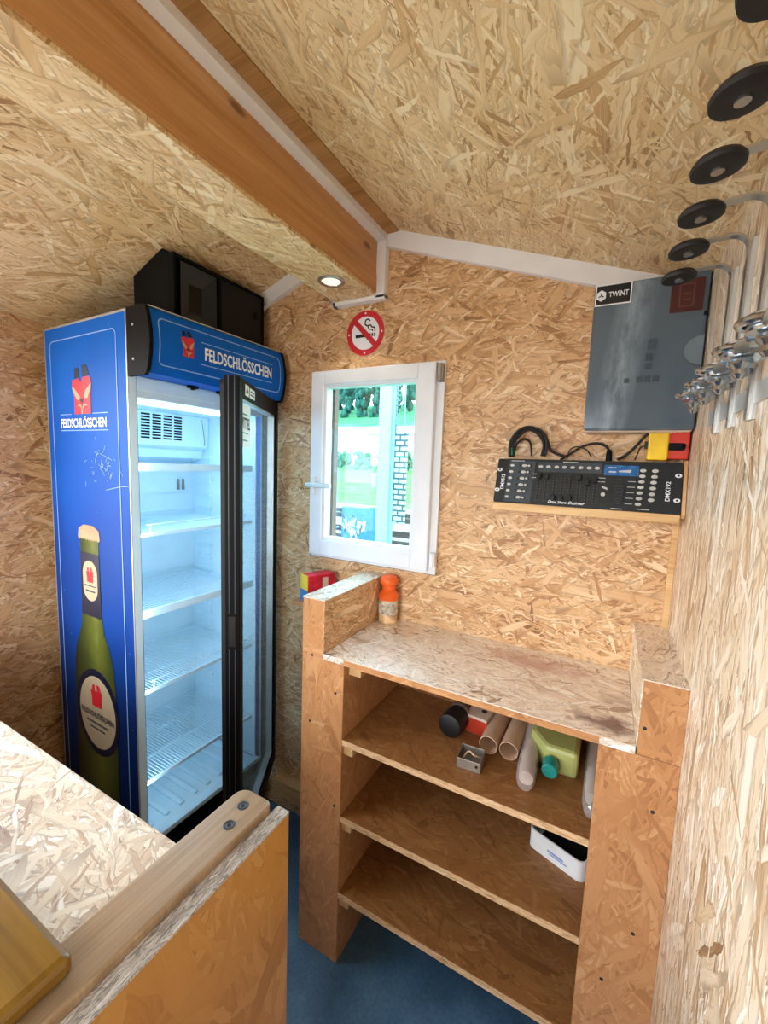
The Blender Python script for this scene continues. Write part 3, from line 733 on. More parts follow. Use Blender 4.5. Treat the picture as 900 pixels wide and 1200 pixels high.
OUT = [(-.432, sz+.025), (-.285, sz+.025), (-.285, sz+.205), (-.432, sz+.205)]; INN = [(-.385, sz+.06), (-.335, sz+.06), (-.335, sz+.15), (-.385, sz+.15)]
for i in range(4):
    j = (i+1) % 4
    hb.face([(sx+.019, *OUT[i]), (sx+.019, *OUT[j]), (sx-.0, *INN[j]), (sx-.0, *INN[i])])
hb.build('horn', plain('horn_grey', '1c2930', .3), t)
MB(o).box(sx-.0005, sx+.0012, -.385, -.335, sz+.06, sz+.15).build('horn_throat', 'inkblk', t)
MB(o).box(sx+.016, sx+.0185, -.105, -.085, sz+.12, sz+.145).build('badge', 'capgrey', t)

# ------------------------------------------------------------------ shelf unit along the back wall
D = -.393
Z1_, Z2_, Z3_, ZW = .777, .522, .255, 1.035
su = thing('shelf_unit', 'open strand board shelf unit with three shelves under the worktop', 'shelf', (-.49, -.2, 0))
o = (-.49, -.2, 0)
b = MB(o).box(-.989, -.832, D, -.0, 0, ZW-.018)
b.build('left_post', 'osb_post', su, rot=90, bevel=.0015)
MB(o).box(-.989, -.909, D, 0, ZW-.018, 1.2).build('left_upstand', ['osb_post'], su, rot=90, bevel=.0015, seed=5)
MB(o).box(-.909, -.9065, D, 0, ZW, 1.199).build('upstand_face_board', 'osb_wall', su, bevel=.0008)
MB(o).box(-.990, -.9055, D-.001, 0, 1.199, 1.2025).build('upstand_cap', 'osb_counter', su, rot=90, seed=6)
MB(o).box(-.152, 0, D, D+.018, 0, ZW-.018).box(-.12, -.105, D+.018, 0, 0, ZW-.018).build('right_post', 'osb_post', su, rot=90, bevel=.0015)
MB(o).box(-.080, 0, D, 0, ZW-.017, 1.186).build('right_upstand', 'osb_post', su, rot=90, bevel=.0015)
MB(o).box(-.0825, -.080, D, 0, ZW, 1.186).build('upstand_face_board', 'osb_side', su, bevel=.0008)
MB(o).box(-.0825, 0, D-.001, 0, 1.185, 1.1875).build('upstand_cap', 'osb_work', su, rot=90, seed=8)
for z in (Z1_, Z2_, Z3_):
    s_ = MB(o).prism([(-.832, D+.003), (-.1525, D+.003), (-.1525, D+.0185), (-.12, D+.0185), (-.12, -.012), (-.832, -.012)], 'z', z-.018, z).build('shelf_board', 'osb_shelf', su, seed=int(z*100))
    MB(o).box(-.832, -.1525, D+.001, D+.003, z-.018, z).build('front_edge', 'osb_edge', s_)
    MB(o).box(-.832, -.800, D+.012, -.02, z-.052, z-.018).build('shelf_cleat', 'pine_pale', su, rot=90)
    MB(o).box(-.152, -.12, D+.018, -.02, z-.052, z-.018).build('shelf_cleat', 'pine_pale', su, rot=90)
MB(o).box(-.832, -.79, D+.03, -.02, ZW-.06, ZW-.018).build('worktop_cleat', 'pine_pale', su, rot=90)
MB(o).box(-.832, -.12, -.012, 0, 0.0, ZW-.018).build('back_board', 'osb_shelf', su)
MB(o).box(-1.235, -.989, -.16, 0, 1.062, 1.08).build('side_ledge', 'osb_post', su)
w = MB((-.49, -.2, ZW-.018)).box(-.9065, -.0825, D-.003, 0, ZW-.018, ZW)
wt = w.build('worktop', ['osb_work'], seed=0, bevel=.001)
tag(wt, 'pale strand board worktop with reddish stains set between two raised sides', 'worktop')
MB((-.49, -.2, ZW-.018)).box(-.832, -.152, D-.0045, D-.003, ZW-.018, ZW-.001).build('front_edge', 'osb_post', wt, seed=3)
for x, z in ((-.855, .55), (-.86, .92), (-.955, .8), (-.04, .9), (-.05, .6), (-.1, .45), (-.95, 1.02), (-.07, 1.08)): MB(o).cyl((x, D+.001, z), (x, D-.0012, z), .004, seg=10).build('screw_head', 'bezel', su)

# ------------------------------------------------------------------ service counter at the left
ct = MB((-1.4, -1.1, .955)).box(XL+.012, -.7435, -1.6, -.995, .955, .98).build('service_counter', 'osb_counter', rot=25, bevel=.003)
tag(ct, 'pale strand board counter top with rough edge in front of the blue fridge', 'counter')
b = MB((-1.4, -1.1, .955)).box(XL+.012, -.7435, -1.03, -1.01, .0, .955)
b.build('counter_front_board', 'osb_post', ct)
o = (-.69, -1.05, 0)
cp_ = thing('counter_end_panel', 'upright end panel of the counter with rounded worn board on top', 'panel', o)
outl = [(-.744, -1.33), (-.667, -1.33)]+[( -.667-.016+.016*math.cos(a), -.868-.016+.016*math.sin(a)) for a in [PI/2*i/6 for i in range(7)]]+[(-.744+.022-.022*math.cos(a), -.868-.022+.022*math.sin(a)) for a in [PI/2*i/6 for i in range(6, -1, -1)]]
MB(o).prism(outl, 'z', .90, 1.0).build('top_board', 'board', cp_, bevel=.004, rot=90)
pn = MB(o).box(-.667, -.640, -1.33, -.858, 0, .982).build('side_board', 'osb_panel', cp_, rot=90)
MB(o).box(-.6665, -.6395, -1.33, -.857, .9815, .9855).build('weathered_edge', 'rough_edge', pn, rot=90)
MB(o).box(-.73, -.667, -1.33, -.88, .0, .90).build('inner_post', 'osb_panel', cp_, rot=90)
for x, y in ((-.708, -.902), (-.697, -.943)):
    s_ = MB(o).lathe((x, y, .9985), (0, 0, 1), [(0, .0095), (.0028, .0095), (.003, .0075), (.0012, .004)], 18).build('bolt', 'bezel', cp_, smooth=True)
    MB(o).cyl((x, y, .9995), (x, y, 1.0005), .0038, seg=6).build('socket', 'inkblk', s_)
pk = MB((-1.0, -1.24, 1.0)).box(-1.75, -.690, -1.42, -1.178, 1.0005, 1.028).build('sill_plank', 'plank', bevel=.009)
tag(pk, 'varnished orange brown plank laid across the counter end panel', 'plank')

# ------------------------------------------------------------------ distribution box
o = (-.13, -.05, 1.92)
t = thing('distribution_box', 'grey wall mounted distribution box with smoked door above the lighting controller', 'electrical box', o)
X0, X1, Z0, Z1 = -.256, -.004, 1.731, 2.112
MB(o).box(X0+.004, X1, -.075, 0, Z0-.004, Z1-.006).build('housing', 'boxwhite', t, bevel=.006)
door_ = MB(o).box(X0, X1, -.1, -.075, Z0, Z1).build('door', 'box_glass', t, bevel=.006)
# recessed finger pull: half disc on the right edge
pts = [(X1-.001, 1.962)]+[(X1-.001-.040*math.sin(PI*i/14), 1.924+.040*math.cos(PI*i/14)) for i in range(15)]
MB(o).flat(((0, 0, 0), (1, 0, 0), (0, 0, 1), (0, -1, 0)), pts[1:], .1002, .1012).build('finger_recess', 'dmxgrey', door_)
pts2 = [(x*.97+X1*.03, (z-1.924)*.88+1.924) for x, z in pts[1:]]
MB(o).flat(((0, 0, 0), (1, 0, 0), (0, 0, 1), (0, -1, 0)), pts2, .1012, .1016).build('finger_pad', plain('pull_grey', '66757f', .3), door_)
b = MB(o)
for x, z, w_, h_ in ((-.122, 1.948, .02, .012), (-.122, 1.934, .018, .010), (-.124, 1.905, .016, .02), (-.124, 1.885, .016, .014), (-.168, 1.853, .012, .012), (-.140, 1.853, .014, .014), (-.122, 1.853, .013, .016), (-.104, 1.854, .014, .014)):
    b.box(x, x+w_, -.1006, -.099, z, z+h_)
b.build('breaker_shapes', plain('dim_breakers', '36424c', .3), door_, bevel=.002)
st = MB(o).box(X0+.003, -.170, -.1012, -.099, 2.058, 2.109).build('sticker', 'inkblk', door_)
b = ringbox(MB(o), X0+.002, -.169, 2.057, 2.1105, .003, -.1018, -.1)
b.build('sticker_border', 'printwhite', door_)
P6 = [(-.2395-.0+.0125*math.cos(PI/6+PI/3*i), 2.083+.0145*math.sin(PI/6+PI/3*i)) for i in range(6)]
FO = ((-o[0], -o[1], -o[2]), (1, 0, 0), (0, 0, 1), (0, -1, 0))
MB().flat(FO, P6, .1012, .1018).build('sticker_hexagon', 'printwhite', door_)
b = MB()
for a in (90, 210, 330):
    an = math.radians(a); ribbon(b, [(-.2395, 2.083), (-.2395+.007*math.cos(an), 2.083+.007*math.sin(an))], .003, FO, .1018, .1022)
b.build('hexagon_mark', 'bezel', door_)
text('sticker_lettering', 'TWINT', ((-.222-o[0], -.1012-o[1], 2.077-o[2]), (1, 0, 0), (0, 0, 1), (0, -1, 0)), .046, .0135, 'printwhite', door_, .0005)
MB(o).box(-.083, -.015, -.1010, -.099, 2.018, 2.095).build('red_label', plain('dim_red_label', '4a1c1e', .3), door_)
ringbox(MB(o), -.066, -.034, 2.03, 2.085, .003, -.1014, -.1).box(-.058, -.042, -.1014, -.1, 2.045, 2.048).box(-.058, -.042, -.1014, -.1, 2.06, 2.063).build('red_label_print', plain('dim_print', '6a3634', .4), door_)
MB(o).box(-.012, -.004, -.1045, -.1, 2.005, 2.014).build('latch', 'black', door_)

# ------------------------------------------------------------------ lighting controller and its bracket
a_ = math.radians(-16.4)
br = MB((-.25, -.05, 1.49)).prism([(-.098, 1.492), (0, 1.492), (0, 1.515), (-.098, 1.515)], 'x', -.492, -.012)
brk = br.build('wooden_ledge', 'pine_pale', bevel=.002)
tag(brk, 'light wooden ledge on the wall carrying the black lighting controller', 'ledge')
MB((-.25, -.05, 1.49)).prism([(0, 1.505), (-.088, 1.505), (-.094, 1.515), (-.048, 1.655), (0, 1.66)], 'x', -.010, -.002).build('side_cheek', 'pine_pale', brk, rot=90)
dm_ = thing('lighting_controller', 'black lighting controller with sliders leaning on the wooden ledge', 'mixer', (-.4927, -.092, 1.5155), (a_, 0, 0))
PW, PH = .480, .140
MB().flat(((0, 0, 0), (1, 0, 0), (0, 0, 1), (0, -1, 0)), rrect(0, PW, 0, PH, .006), -.004, .0).build('front_panel', 'dmx', dm_)
MB().box(.03, PW-.03, .004, .040, .014, PH-.006).build('chassis', 'black', dm_)
N = lambda u, v: (u*PW, (1-v)*PH)
FP = ((0, 0, 0), (1, 0, 0), (0, 0, 1), (0, -1, 0))
MB().flat(FP, [N(.075, .04), N(.235, .04), N(.225, .97), N(.065, .97)], .0, .0006).flat(FP, [N(.25, .06), N(.61, .06), N(.61, .27), N(.25, .27)], 0, .0006).build('grey_field', 'dmxgrey', dm_)
def button(u, v, rx, ry):
    x, z = N(u, v); return MB().flat(FP, ell(x, z, rx, ry, 14), .0004, .004).build('button', 'btn', dm_, bevel=.0008)
for i in range(6):
    v = .155+i*.143
    button(.093-i*.002, v, .006, .0038); 
    x, z = N(.175-i*.003, v); MB().flat(FP, rrect(x-.019, x+.019, z-.0045, z+.0045, .0044), .0004, .0010).build('button_field', 'dmx', dm_)
    button(.168-i*.003, v, .0075, .0042); button(.195-i*.003, v, .004, .0032)
SU = [.268, .312, .36, .404, .45, .495, .54, .583]; SV = [.38, .40, .84, .84, .82, .38, .48, .42]
for u, v in zip(SU, SV):
    button(u, .165, .0065, .0045)
    x, z0 = N(u-.002, .9); _, z1 = N(u, .34)
    s_ = MB().flat(FP, [(x-.0016, z0), (x+.0016, z0), (x+.0016, z1), (x-.0016, z1)], .0002, .0008).build('slider_slot', 'inkblk', dm_)
    b = MB()
    for k in range(9):
        zz = z0+(z1-z0)*k/9
        b.flat(FP, [(x-.005, zz), (x-.0034, zz), (x-.0034, zz+.0008), (x-.005, zz+.0008)], .0002, .0007).flat(FP, [(x+.0034, zz), (x+.005, zz), (x+.005, zz+.0008), (x+.0034, zz+.0008)], .0002, .0007)
    b.build('slider_scale', 'tin', s_)
    zk = N(0, v)[1]
    MB().box(x-.0055, x+.0055, -.012, -.001, zk-.008, zk+.008).build('slider_knob', 'black_soft', s_, bevel=.002)
x0, z0 = N(.62, .30); x1, z1 = N(.795, .09)
lc = MB().flat(FP, [(x0, z0), (x1, z0), (x1, z1), (x0, z1)], .0004, .002).build('display', 'lcd', dm_)
MB().flat(FP, [(x0+.012, z0+.008), (x0+.03, z0+.008), (x0+.03, z0+.012), (x0+.012, z0+.012)], .002, .0024).flat(FP, [(x0+.036, z0+.010), (x0+.066, z0+.009), (x0+.066, z0+.017), (x0+.036, z0+.014)], .002, .0024).flat(FP, [(x0+.01, z1-.009), (x0+.03, z1-.009), (x0+.03, z1-.006), (x0+.01, z1-.006)], .002, .0024).build('display_digits', 'spray', lc)
x, z = N(.70, .62)
wl = MB()
for k in range(13):
    q = (k-6)/6.5; hw = .013*math.sqrt(max(.08, 1-q*q)); zz = z+q*.036
    wl.flat(FP, [(x-hw, zz-.0016), (x+hw, zz-.0016), (x+hw, zz+.0016), (x-hw, zz+.0016)], .0006, .003+.004*(1-q*q))
wl.build('jog_wheel', 'bezel', dm_)
button(.625, .70, .0055, .0055)
MB().flat(FP, [N(.615, .52), N(.645, .56), N(.645, .60), N(.615, .56)], .0002, .0007).build('panel_mark', 'btn', dm_)
for i in range(7): button(.815-i*.002, .185+i*.112, .0075, .0044)
for i in range(6): button(.873-i*.002, .185+i*.115, .0075, .0048)
b = MB()
for i in range(5):
    x, z = N(.765-i*.002, .41+i*.112); b.flat(FP, [(x-.009, z-.0008), (x+.009, z-.0008), (x+.009, z+.0008), (x-.009, z+.0008)], .0002, .0007)
for u, v, w_ in ((.125, .045, .02), (.435, .045, .02), (.61, .36, .01), (.61, .44, .01), (.235, .33, .006), (.233, .41, .006), (.83, .95, .014), (.70, .97, .014)):
    x, z = N(u, v); b.flat(FP, [(x-w_, z-.001), (x+w_, z-.001), (x+w_, z+.001), (x-w_, z+.001)], .0002, .0007)
b.build('panel_lines', 'btn', dm_)
for u, v in ((.018, .26), (.016, .72), (.982, .26), (.982, .74)):
    x, z = N(u, v); s_ = MB().flat(FP, ell(x, z, .0075, .0055, 16), .0004, .002).build('panel_screw', 'printwhite', dm_)
    MB().flat(FP, ell(x, z, .0028, .0028, 10), .002, .0026).build('screw_hole', 'dmx', s_)
def vtext(body, u, v0, v1, h):
    x, za = N(u, v1); zb = N(u, v0)[1]
    text('lettering', body, ((x+h/2, 0, za), (0, 0, 1), (-1, 0, 0), (0, -1, 0)), zb-za, h, 'printwhite', dm_, .0009)
vtext('DMX512', .044, .36, .70, .011); vtext('DMX192', .938, .38, .76, .011)
x, z = N(.33, .965)
text('lettering', 'Dmx Show Designer', ((x, 0, z), (1, 0, 0), (0, 0, 1), (0, -1, 0)), .098, .011, 'printwhite', dm_, .0009, shear=.3)

# cables behind the controller
c1 = []
for k, (dx, dz, rr) in enumerate(((0, 0, 1.0), (.006, -.006, .9), (-.004, .002, 1.06))):
    c1.append([(-.458+dx, -.028-.008*k, 1.655), (-.458+dx, -.03-.008*k, 1.70+dz*.5), (-.435+dx, -.032-.008*k, 1.735*1+dz), (-.405, -.034-.008*k, 1.745+dz), (-.372-dx, -.034-.008*k, 1.728+dz), (-.358-dx, -.03-.008*k, 1.695), (-.362-dx, -.03-.008*k, 1.660)])
cc = thing('cable_coil', 'coil of black cable looped up the wall behind the controller', 'cable', (-.41, -.03, 1.655))
oo = (-.41, -.03, 1.655)
b = MB(oo)
for P in c1: b.tube(spline(P), .0042, 8)
b.tube(spline([(-.452, -.034, 1.66), (-.446, -.03, 1.695), (-.425, -.03, 1.712), (-.405, -.03, 1.700), (-.398, -.03, 1.66)]), .0035, 8)
b.build('loops', 'black_soft', cc, smooth=True)
MB(oo).cyl((-.458, -.030, 1.662), (-.458, -.030, 1.684), .0105, seg=14).build('green_sleeve', plain('green_sleeve', '2f9a6a', .4), cc)
b = MB(oo).tube(spline([(-.366, -.036, 1.73), (-.352, -.034, 1.70), (-.345, -.03, 1.68), (-.325, -.03, 1.668), (-.30, -.028, 1.660)]), .0042, 8)
b.build('loose_end', 'black_soft', cc, smooth=True)
c2 = thing('signal_cable', 'thin black cable with plug arching up to the middle of the controller', 'cable', (-.24, -.03, 1.66))
oo = (-.24, -.03, 1.66)
MB(oo).tube(spline([(-.315, -.03, 1.650), (-.285, -.03, 1.672), (-.255, -.03, 1.692), (-.222, -.032, 1.700), (-.197, -.034, 1.692), (-.187, -.034, 1.676)]), .0036, 8).build('wire', 'black_soft', c2, smooth=True)
MB(oo).tube(spline([(-.297, -.026, 1.655), (-.29, -.026, 1.682), (-.27, -.026, 1.69), (-.245, -.026, 1.680), (-.232, -.026, 1.66)]), .002, 6).build('thin_wire', 'black_soft', c2, smooth=True)
MB(oo).lathe((-.187, -.034, 1.682), (0.02, 0, -1), [(0, .005), (.006, .0075), (.03, .0085), (.034, .0075)], 14).build('plug', 'black', c2, smooth=True)
c3 = MB((-.12, -.04, 1.68)).tube(spline([(-.165, -.03, 1.655), (-.145, -.035, 1.668), (-.125, -.04, 1.69), (-.105, -.045, 1.718), (-.096, -.05, 1.726)]), .004, 8).build('power_cable', 'black_soft', smooth=True)
tag(c3, 'black power cable rising diagonally towards the red adapter', 'cable')
o = (-.05, -.04, 1.69)
t = thing('power_adapter', 'red power adapter wrapped in yellow tape in the corner beside the controller', 'adapter', o)
MB(o).box(-.088, -.004, -.058, -.006, 1.658, 1.729).build('red_shell', 'redplastic', t, bevel=.004)
MB(o).box(-.096, -.05, -.064, -.004, 1.655, 1.735).build('yellow_tape', 'yellow', t, bevel=.004)
MB(o).prism([(-.096, 1.724), (-.046, 1.724), (-.055, 1.737), (-.09, 1.738)], 'y', -.066, -.01).build('tape_flap', plain('old_tape', 'd9a95e', .5), t)
MB(o).box(-.05, -.018, -.066, -.05, 1.681, 1.700).cyl((-.018, -.058, 1.6905), (-.013, -.058, 1.6905), .009, seg=12).build('plug', 'black', t, bevel=.005)
MB(o).box(-.103, -.094, -.05, -.03, 1.685, 1.705).tube(spline([(-.10, -.04, 1.695), (-.112, -.04, 1.688), (-.118, -.036, 1.67), (-.122, -.03, 1.655)]), .002, 6).build('cord', 'black_soft', t)

# ------------------------------------------------------------------ bottle holders on the right wall
rl = MB((0, -.6, 1.74)).box(-.004, 0, -1.0, -.27, 1.722, 1.752).build('mounting_rail', 'galv', bevel=.001)
tag(rl, 'flat galvanised rail on the right wall behind the row of bottle holders', 'rail')
YB = [-.354-.1145*i for i in range(6)]
def bend(y, x_end, ztop):
    """flat spring bar: up the wall, round a bend and out to the pad"""
    path = [(-.008, 1.70), (-.008, ztop-.03)]+[(-.008-.026*(1-math.cos(a)), ztop-.03+.026*math.sin(a)) for a in [PI/2*i/7 for i in range(1, 8)]]+[(x_end, ztop-.008)]
    return path
def holder(y):
    t = thing('bottle_holder', '', 'bottle holder', (0, y, 1.70), group='wall bottle holders')
    o = (0, y, 1.70)
    p = bend(y, -.088, 2.022); b = MB(o)
    for (x0, z0), (x1, z1) in zip(p, p[1:]):
        d = Vector((x1-x0, z1-z0)).normalized(); n = Vector((-d.y, d.x))*.0018
        V = []
        for yy in (y-.008, y+.008):
            V.append([(x0+n.x, yy, z0+n.y), (x1+n.x, yy, z1+n.y), (x1-n.x, yy, z1-n.y), (x0-n.x, yy, z0-n.y)])
        A = [b.bm.verts.new(q) for q in V[0]]; B = [b.bm.verts.new(q) for q in V[1]]
        b.bm.faces.new(A); b.bm.faces.new(B[::-1])
        for i in range(4): b.bm.faces.new([A[i], B[i], B[(i+1) % 4], A[(i+1) % 4]])
    b.build('spring_arm', 'steel', t)
    MB(o).box(-.0062, .0, y-.016, y+.016, 1.70, 2.005).build('back_bar', 'galv', t, bevel=.0008)
    pd = MB(o).lathe((-.092, y, 2.016), (.05, 0, -1), [(0, .018), (.003, .026), (.009, .030), (.014, .029), (.016, .024), (.015, .009)], 28).build('bottle_pad', 'black_soft', t, smooth=True)
    MB(o).cyl((-.0913, y, 2.002), (-.0911, y, 1.998), .0075, seg=16).build('pad_rivet', 'steel', pd)
    # clamp: shaped plate with two jaws and a wing screw
    cl = MB(o)
    cl.prism([(-.006+.0-.030*(1-math.cos(q)), y+.024*math.sin(q)) for q in [PI*2*k/20 for k in range(20)]], 'z', 1.766, 1.784)
    cl.lathe((-.036, y, 1.784), (0, 0, 1), [(0, .017), (.004, .016), (.007, .010), (.007, .001)], 20)
    cl.tube([(-.038-.034*math.cos(q), y+.027*math.sin(q), 1.776) for q in [PI*2*k/24 for k in range(25)]], .0045, 8)
    c_ = cl.build('clamp', 'chrome', t, smooth=True)
    MB(o).cyl((-.052, y-.03, 1.772), (-.052, y+.03, 1.772), .0042, seg=12).cyl((-.052, y-.034, 1.772), (-.052, y-.026, 1.772), .008, seg=12).cyl((-.052, y+.026, 1.772), (-.052, y+.034, 1.772), .008, seg=12).build('wing_screw', 'chrome', c_, smooth=True)
    MB(o).lathe((-.044, y, 1.764), (0, 0, -1), [(0, .012), (.006, .013), (.012, .008), (.018, .009), (.024, .004)], 16).build('spout_nut', 'chrome', c_, smooth=True)
    b = MB(o)
    for zz in (1.715, 1.745, 1.80): b.lathe((-.0062, y, zz), (-1, 0, 0), [(0, .006), (.003, .0045), (.004, .001)], 12)
    b.build('bolt_heads', 'chrome', t, smooth=True)
    return t
h0 = holder(YB[0])
ORD = ['bottle holder in the corner closest to the distribution box', 'second bottle holder out from the distribution box corner', 'third bottle holder out from the distribution box corner', 'fourth bottle holder out from the distribution box corner', 'fifth bottle holder out from the distribution box corner', 'bottle holder at the top corner with only its black pad showing']
h0['label'] = 'chrome and black '+ORD[0]
for i in range(1, 6):
    c = h0.copy(); COL.objects.link(c); c.location.y = YB[i]; c['label'] = 'chrome and black '+ORD[i]
    for ch in h0.children:
        d = ch.copy(); COL.objects.link(d); d.parent = c
        for g in ch.children:
            e = g.copy(); COL.objects.link(e); e.parent = d

# ------------------------------------------------------------------ small things
# orange shaker bottle on the worktop
o = (-.868, -.046, ZW)
t = thing('spray_bottle', 'small bottle with bright orange cap standing on the worktop by the raised side', 'bottle', o)
MB(o).lathe(o, (0, 0, 1), [(0, .030), (.004, .034), (.05, .0355), (.095, .0345), (.11, .028), (.114, .026)], 28).build('body', plain('peach_plastic', 'e0b58a', .3, var=.25, vscale=40), t, smooth=True)
MB(o).lathe(o, (0, 0, 1), [(.088, .0352), (.092, .036), (.108, .0365), (.118, .029), (.124, .024)], 28).build('orange_collar', 'orange', t, smooth=True)
MB(o).lathe(o, (0, 0, 1), [(.118, .024), (.142, .025), (.146, .032), (.158, .0345), (.17, .030), (.178, .018), (.180, .004)], 28).build('orange_cap', 'orange', t, smooth=True)
MB(o).lathe(o, (0, 0, 1), [(.035, .0359), (.085, .0357)], 28, cap=False).build('label_wrap', plain('bottle_label', 'c9c0ae', .4, var=.3, vscale=55), t, smooth=True)
# red carton behind the post
o = (-1.165, -.085, 1.08)
t = thing('red_carton', 'small red carton with yellow end standing under the window behind the shelf post', 'box', o, (0, 0, math.radians(66)))
MB().box(-.06, .06, -.028, .028, 0, .103).build('carton', plain('carton_red', 'd0203a', .4, var=.2, vscale=30), t, bevel=.002)
MB().box(-.0612, -.058, -.0285, .0285, .03, .1035).build('yellow_end', plain('carton_yellow', 'e6c93a', .4), t)
MB().box(-.0616, -.059, -.0288, .0288, 0, .045).build('blue_end', plain('carton_blue', '3a72b4', .4), t)
MB().box(.005, .03, -.0288, -.027, .04, .09).build('white_print', 'boxwhite', t)  # pale patch painted on as the highlight of the carton front
# things on the upper shelf
z = Z1_
o = (-.55, -.11, z+.036)
t = thing('screw_top_jar', 'dark jar with black lid lying on the upper shelf', 'jar', o)
MB(o).lathe((-.555, -.215, z+.0385), (.10, 1, 0), [(0, .030), (.004, .036), (.05, .0385), (.072, .037)], 26).build('lid', 'black_soft', t, smooth=True)
MB(o).lathe((-.548, -.144, z+.0385), (.10, 1, 0), [(0, .035), (.02, .034), (.04, .030), (.1, .030), (.13, .028)], 26).build('jar_body', plain('olive_glass', '5e5a3c', .15, var=.25), t, smooth=True)
MB(o).lathe((-.5475, -.139, z+.0385), (.10, 1, 0), [(0, .0375), (.010, .0378)], 26).build('collar', 'tin', t, smooth=True)
o = (-.482, -.075, z)
t = thing('cardboard_box', 'white and red cardboard box between the dark jar and the cardboard tubes', 'box', o, (0, 0, math.radians(-6)))
MB().box(-.036, .036, -.075, .06, 0, .058).build('carton', 'boxwhite', t, bevel=.002)
MB().box(-.0365, .0365, -.0762, -.074, .002, .050).build('red_front', plain('red_card', 'c03a1e', .5), t)
MB().cyl((.012, -.03, .0575), (.012, -.03, .0588), .009, seg=14).build('hole', 'inkblk', t)
o = (-.462, -.285, z)
t = thing('metal_bracket', 'small open metal box on the front of the upper shelf', 'bracket', o, (0, 0, math.radians(4)))
MB().box(-.034, .034, -.034, -.031, 0, .030).box(-.034, .034, .031, .034, 0, .030).box(-.034, -.031, -.034, .034, 0, .030).box(.031, .034, -.034, .034, 0, .030).box(-.034, .034, -.034, .034, 0, .003).build('casing', 'tin', t, bevel=.001)
MB().tube(spline([(-.025, -.02, .012), (-.01, .01, .026), (.01, -.005, .030), (.025, .015, .016)]), .0025).build('wire', 'cardboard', t)
MB().cyl((.022, -.0341, .018), (.022, -.0352, .018), .004, seg=10).build('hole', 'inkblk', t)
for i, (x, yf, lab) in enumerate(((-.430, -.222, 'cardboard tube lying on the upper shelf next to the white and red box'), (-.372, -.218, 'cardboard tube lying on the upper shelf next to the clear cup sleeve'))):
    b = MB((x, -.1, z+.0275))
    b.lathe((x, yf, z+.0278), (.02, 1, 0), [(.003, .0245), (0, .0255), (.001, .0272), (.205, .0272), (.204, .0245), (.003, .0245)], 32, cap=False)
    tag(b.build('cardboard_tube', 'cardboard', smooth=True), lab, 'tube', 'cardboard tubes on the upper shelf')
o = (-.312, -.2, z+.026)
t = thing('cup_sleeve', 'clear plastic sleeve of cups between the tubes and the pale jug', 'cups', o)
MB(o).lathe((-.308, -.325, z+.0265), (-.06, 1, 0), [(-.004, .006), (0, .018), (.02, .024), (.06, .0262), (.30, .0262)], 24).build('sleeve', 'clear', t, smooth=True)
MB(o).lathe((-.309, -.30, z+.0265), (-.06, 1, 0), [(0, .019), (.05, .022), (.052, .019), (.1, .022), (.102, .019), (.15, .022), (.152, .019), (.2, .022), (.25, .022)], 20).build('cups', plain('milky_cups', 'dcd0c8', .35), t, smooth=True)
o = (-.252, -.10, z)
t = thing('plastic_jug', 'pale yellow green plastic jug with teal cap lying on the upper shelf', 'jug', o)
MB(o).prism([(-.322, -.005), (-.322, -.145), (-.30, -.172), (-.275, -.205), (-.235, -.205), (-.190, -.205), (-.188, -.005)], 'z', z, z+.075).build('body', 'juggreen', t, bevel=.012)
MB(o).box(-.29, -.235, -.118, -.098, z+.0742, z+.0762).box(-.262, -.215, -.085, -.075, z+.0742, z+.0762).box(-.31, -.288, -.075, -.05, z+.0742, z+.0762).build('dark_slots', 'slot', t, bevel=.0008)
MB(o).cyl((-.258, -.20, z+.036), (-.256, -.222, z+.036), .017).build('neck', 'juggreen', t)
MB(o).lathe((-.257, -.216, z+.036), (.0, -1, -.05), [(0, .021), (.035, .0205), (.038, .018), (.038, .004)], 22).build('cap', 'teal', t, smooth=True)
o = (-.150, -.2, z+.024)
t = thing('cup_sleeve', 'clear plastic sleeve of cups against the right shelf post', 'cups', o)
MB(o).lathe((-.152, -.335, z+.0245), (.01, 1, 0), [(-.006, .004), (0, .016), (.03, .022), (.31, .0235)], 24).build('sleeve', 'clear', t, smooth=True)
MB(o).lathe((-.151, -.29, z+.0245), (.01, 1, 0), [(0, .017), (.05, .020), (.052, .017), (.1, .020), (.102, .017), (.15, .020), (.2, .020), (.26, .020)], 20).build('cups', plain('milky_cups_two', 'd6cfca', .35), t, smooth=True)
MB(o).blob((-.142, -.305, z+.022), .012, (1, 1.5, .9), 2, .12).build('teal_label', 'teal', t)
# white tray on the middle shelf
o = (-.205, -.17, Z2_)
t = thing('plastic_tray', 'white open plastic tray on the middle shelf by the right post', 'tray', o, (0, 0, math.radians(-20)))
out = rrect(-.085, .075, -.055, .055, .02); inn = rrect(-.081, .071, -.051, .051, .017)
MB().strip(((0, 0, 0), (1, 0, 0), (0, 1, 0), (0, 0, 1)), out, inn, 0, .058).flat(((0, 0, 0), (1, 0, 0), (0, 1, 0), (0, 0, 1)), inn, 0, .003).build('shell', 'tray', t)
MB().box(-.055, .06, -.035, .04, .003, .045).build('dark_contents', 'black', t, bevel=.004)
text('faded_print', 'M 1000', ((-.03, -.0552, .018), (1, 0, 0), (0, 0, 1), (0, -1, 0)), .055, .009, 'trayblue', t, .0006) if False else MB().box(-.02, .03, -.0562, -.0548, .018, .021).box(-.025, .02, -.0562, -.0548, .024, .029).build('faded_print', 'trayblue', t)

